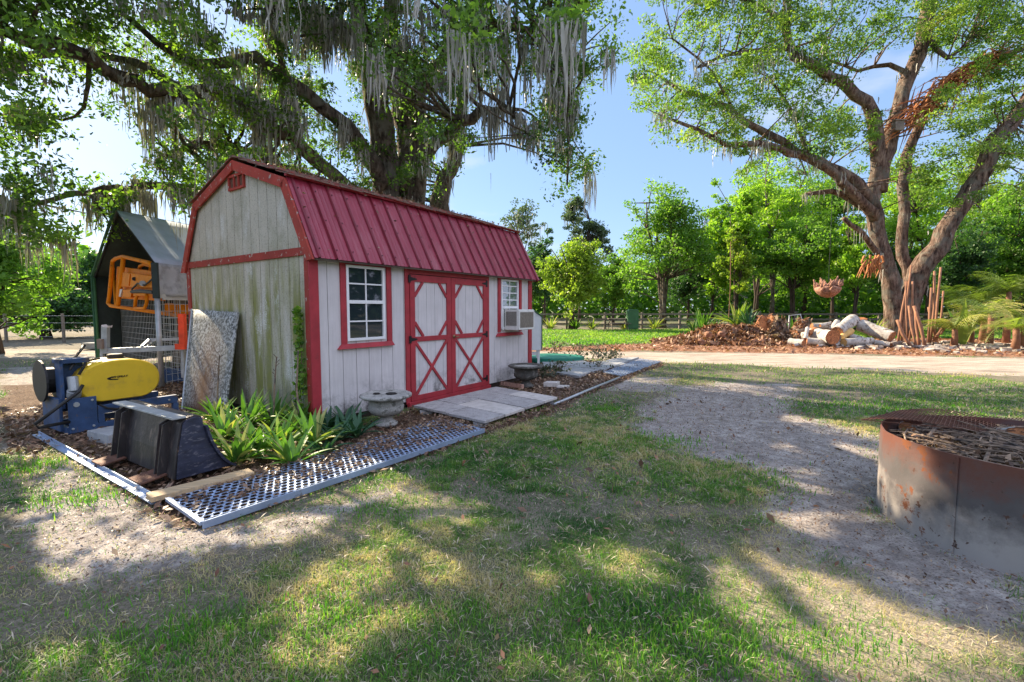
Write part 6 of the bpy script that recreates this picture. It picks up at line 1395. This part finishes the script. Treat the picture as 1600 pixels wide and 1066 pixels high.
litter(26000, (0, 34), (12, 24), 4, .11, 'litter_red', 'bark_chips', 'reddish bark chips covering the strip beyond the road')
n = 320; x = rng.uniform(-3, 4, n); y = rng.uniform(1.6, 7, n); k = (sdpoly(x, y, shed_poly) < 0) & (np.hypot(x-FC.x, y-FC.y) > FR+.05); x, y = x[k], y[k]
tag(npmesh('fallen_leaves', leaf_quads(np.stack([x, y, gz(x, y)+.028], 1), .042, .45, 1.6), 4, M['litter_red'], rng.random(len(x))), 'larger brown fallen leaves lying on top of the lawn', 'leaf litter', kind='stuff')
n = 150; u = rng.uniform(0, L_, n); f = rng.random(n)**2.2; lv = np.stack([u, .38-f*.5, 3.0-f*.94], 1)+np.array([0, -.035, .022]); wv = np.array(SO)[None]+lv[:, :1]*np.array(SU)[None]+lv[:, 1:2]*np.array(SV)[None]; wv[:, 2] = lv[:, 2]
n2 = 260; u = rng.uniform(0, L_, n2); v = rng.uniform(.32, W_/2, n2); z = 3.03+(v-.3)*.33+.03; w2_ = np.array(SO)[None]+u[:, None]*np.array(SU)[None]+v[:, None]*np.array(SV)[None]; w2_[:, 2] = z
C = np.concatenate([wv[:60], w2_]); tag(npmesh('roof_leaves', leaf_quads(C, .05, .5, .9), 4, M['litter'], rng.random(len(C))), 'dead leaves caught on the shed roof', 'leaf litter', kind='stuff')
# leaves lying on the steel tray
A0, A1, B1_, B0_ = gp(316, 820), gp(757, 672), gp(688, 655), gp(262, 782); n = 6000; s = rng.random(n); r = rng.random(n)
pr_ = np.clip(.02+1.3*(fbm(s*6, r*2, 1.5, 3)-.35)+.5*(r-.4)+.25*s, 0, 1); k = rng.random(n) < pr_; s, r = s[k, None], r[k, None]
an = lambda v: np.array(v)[None]
C = (an(A0)*(1-s)+an(A1)*s)*(1-r)+(an(B0_)*(1-s)+an(B1_)*s)*r; C[:, 2] = .052+rng.random(len(C))*.012
tag(npmesh('tray_leaves', leaf_quads(C, .04, .5, 2.5), 4, M['litter'], rng.random(len(C))), 'dry leaves lying on the long perforated steel tray', 'leaf litter', kind='stuff')

# ------------------------------------------------------------------ light
w = bpy.data.worlds.new('World'); scene.world = w; w.use_nodes = True; nt = w.node_tree; bg = nt.nodes['Background']
sky = nt.nodes.new('ShaderNodeTexSky'); sky.sky_type = 'NISHITA'; sky.sun_disc = False; sky.sun_elevation = SUN_EL; sky.sun_rotation = SUN_AZ
sky.air_density = 1.0; sky.dust_density = .5; sky.ozone_density = 1.5
tc = nt.nodes.new('ShaderNodeTexCoord'); mp_ = nt.nodes.new('ShaderNodeMapping'); mp_.inputs['Scale'].default_value = (1, 1, 3.0); nt.links.new(tc.outputs['Generated'], mp_.inputs[0])
nz = nt.nodes.new('ShaderNodeTexNoise'); nz.inputs['Scale'].default_value = 3.2; nz.inputs['Detail'].default_value = 7; nz.inputs['Roughness'].default_value = .55; nt.links.new(mp_.outputs[0], nz.inputs[0])
cr = nt.nodes.new('ShaderNodeValToRGB'); cr.color_ramp.elements[0].position = .60; cr.color_ramp.elements[1].position = .82; cr.color_ramp.elements[1].color = (.6, .6, .6, 1); nt.links.new(nz.outputs[0], cr.inputs[0])
mx = nt.nodes.new('ShaderNodeMix'); mx.data_type = 'RGBA'; nt.links.new(cr.outputs[0], mx.inputs[0]);  mx.inputs[7].default_value = (2.6, 2.6, 2.8, 1)
# thin haze veil over the blue, and an added, unseen cloud bank to lift the shade
vl = nt.nodes.new('ShaderNodeMix'); vl.data_type = 'RGBA'; vl.inputs[0].default_value = .8; nt.links.new(sky.outputs[0], vl.inputs[6]); vl.inputs[7].default_value = (.76, 1.2, 2.0, 1)
nt.links.new(vl.outputs[2], mx.inputs[6])
dp_ = nt.nodes.new('ShaderNodeVectorMath'); dp_.operation = 'DOT_PRODUCT'; nt.links.new(tc.outputs['Generated'], dp_.inputs[0]); dp_.inputs[1].default_value = (.66, -.70, .28)
ma = nt.nodes.new('ShaderNodeMath'); ma.operation = 'MULTIPLY_ADD'; nt.links.new(nz.outputs[0], ma.inputs[0]); ma.inputs[1].default_value = .5; nt.links.new(dp_.outputs['Value'], ma.inputs[2])
mr_ = nt.nodes.new('ShaderNodeMapRange'); mr_.inputs['From Min'].default_value = .30; mr_.inputs['From Max'].default_value = .75; mr_.interpolation_type = 'SMOOTHSTEP'; nt.links.new(ma.outputs[0], mr_.inputs[0])
bk_ = nt.nodes.new('ShaderNodeMix'); bk_.data_type = 'RGBA'; nt.links.new(mr_.outputs[0], bk_.inputs[0]); nt.links.new(mx.outputs[2], bk_.inputs[6]); bk_.inputs[7].default_value = (2.8, 3.05, 4.1, 1)
nt.links.new(bk_.outputs[2], bg.inputs[0]); bg.inputs[1].default_value = .15
sl = bpy.data.lights.new('sun', 'SUN'); sl.energy = 5.0; sl.angle = R(.35); sl.color = (1.0, .83, .60)
so = bpy.data.objects.new('sun', sl); COL.objects.link(so); so.rotation_euler = Vector(tuple(SUN)).to_track_quat('Z', 'Y').to_euler()
scene.view_settings.view_transform = 'Standard'; scene.view_settings.look = 'None'; scene.view_settings.exposure = 1.5; scene.view_settings.gamma = 1
scene.cycles.max_bounces = 8; scene.cycles.transparent_max_bounces = 8
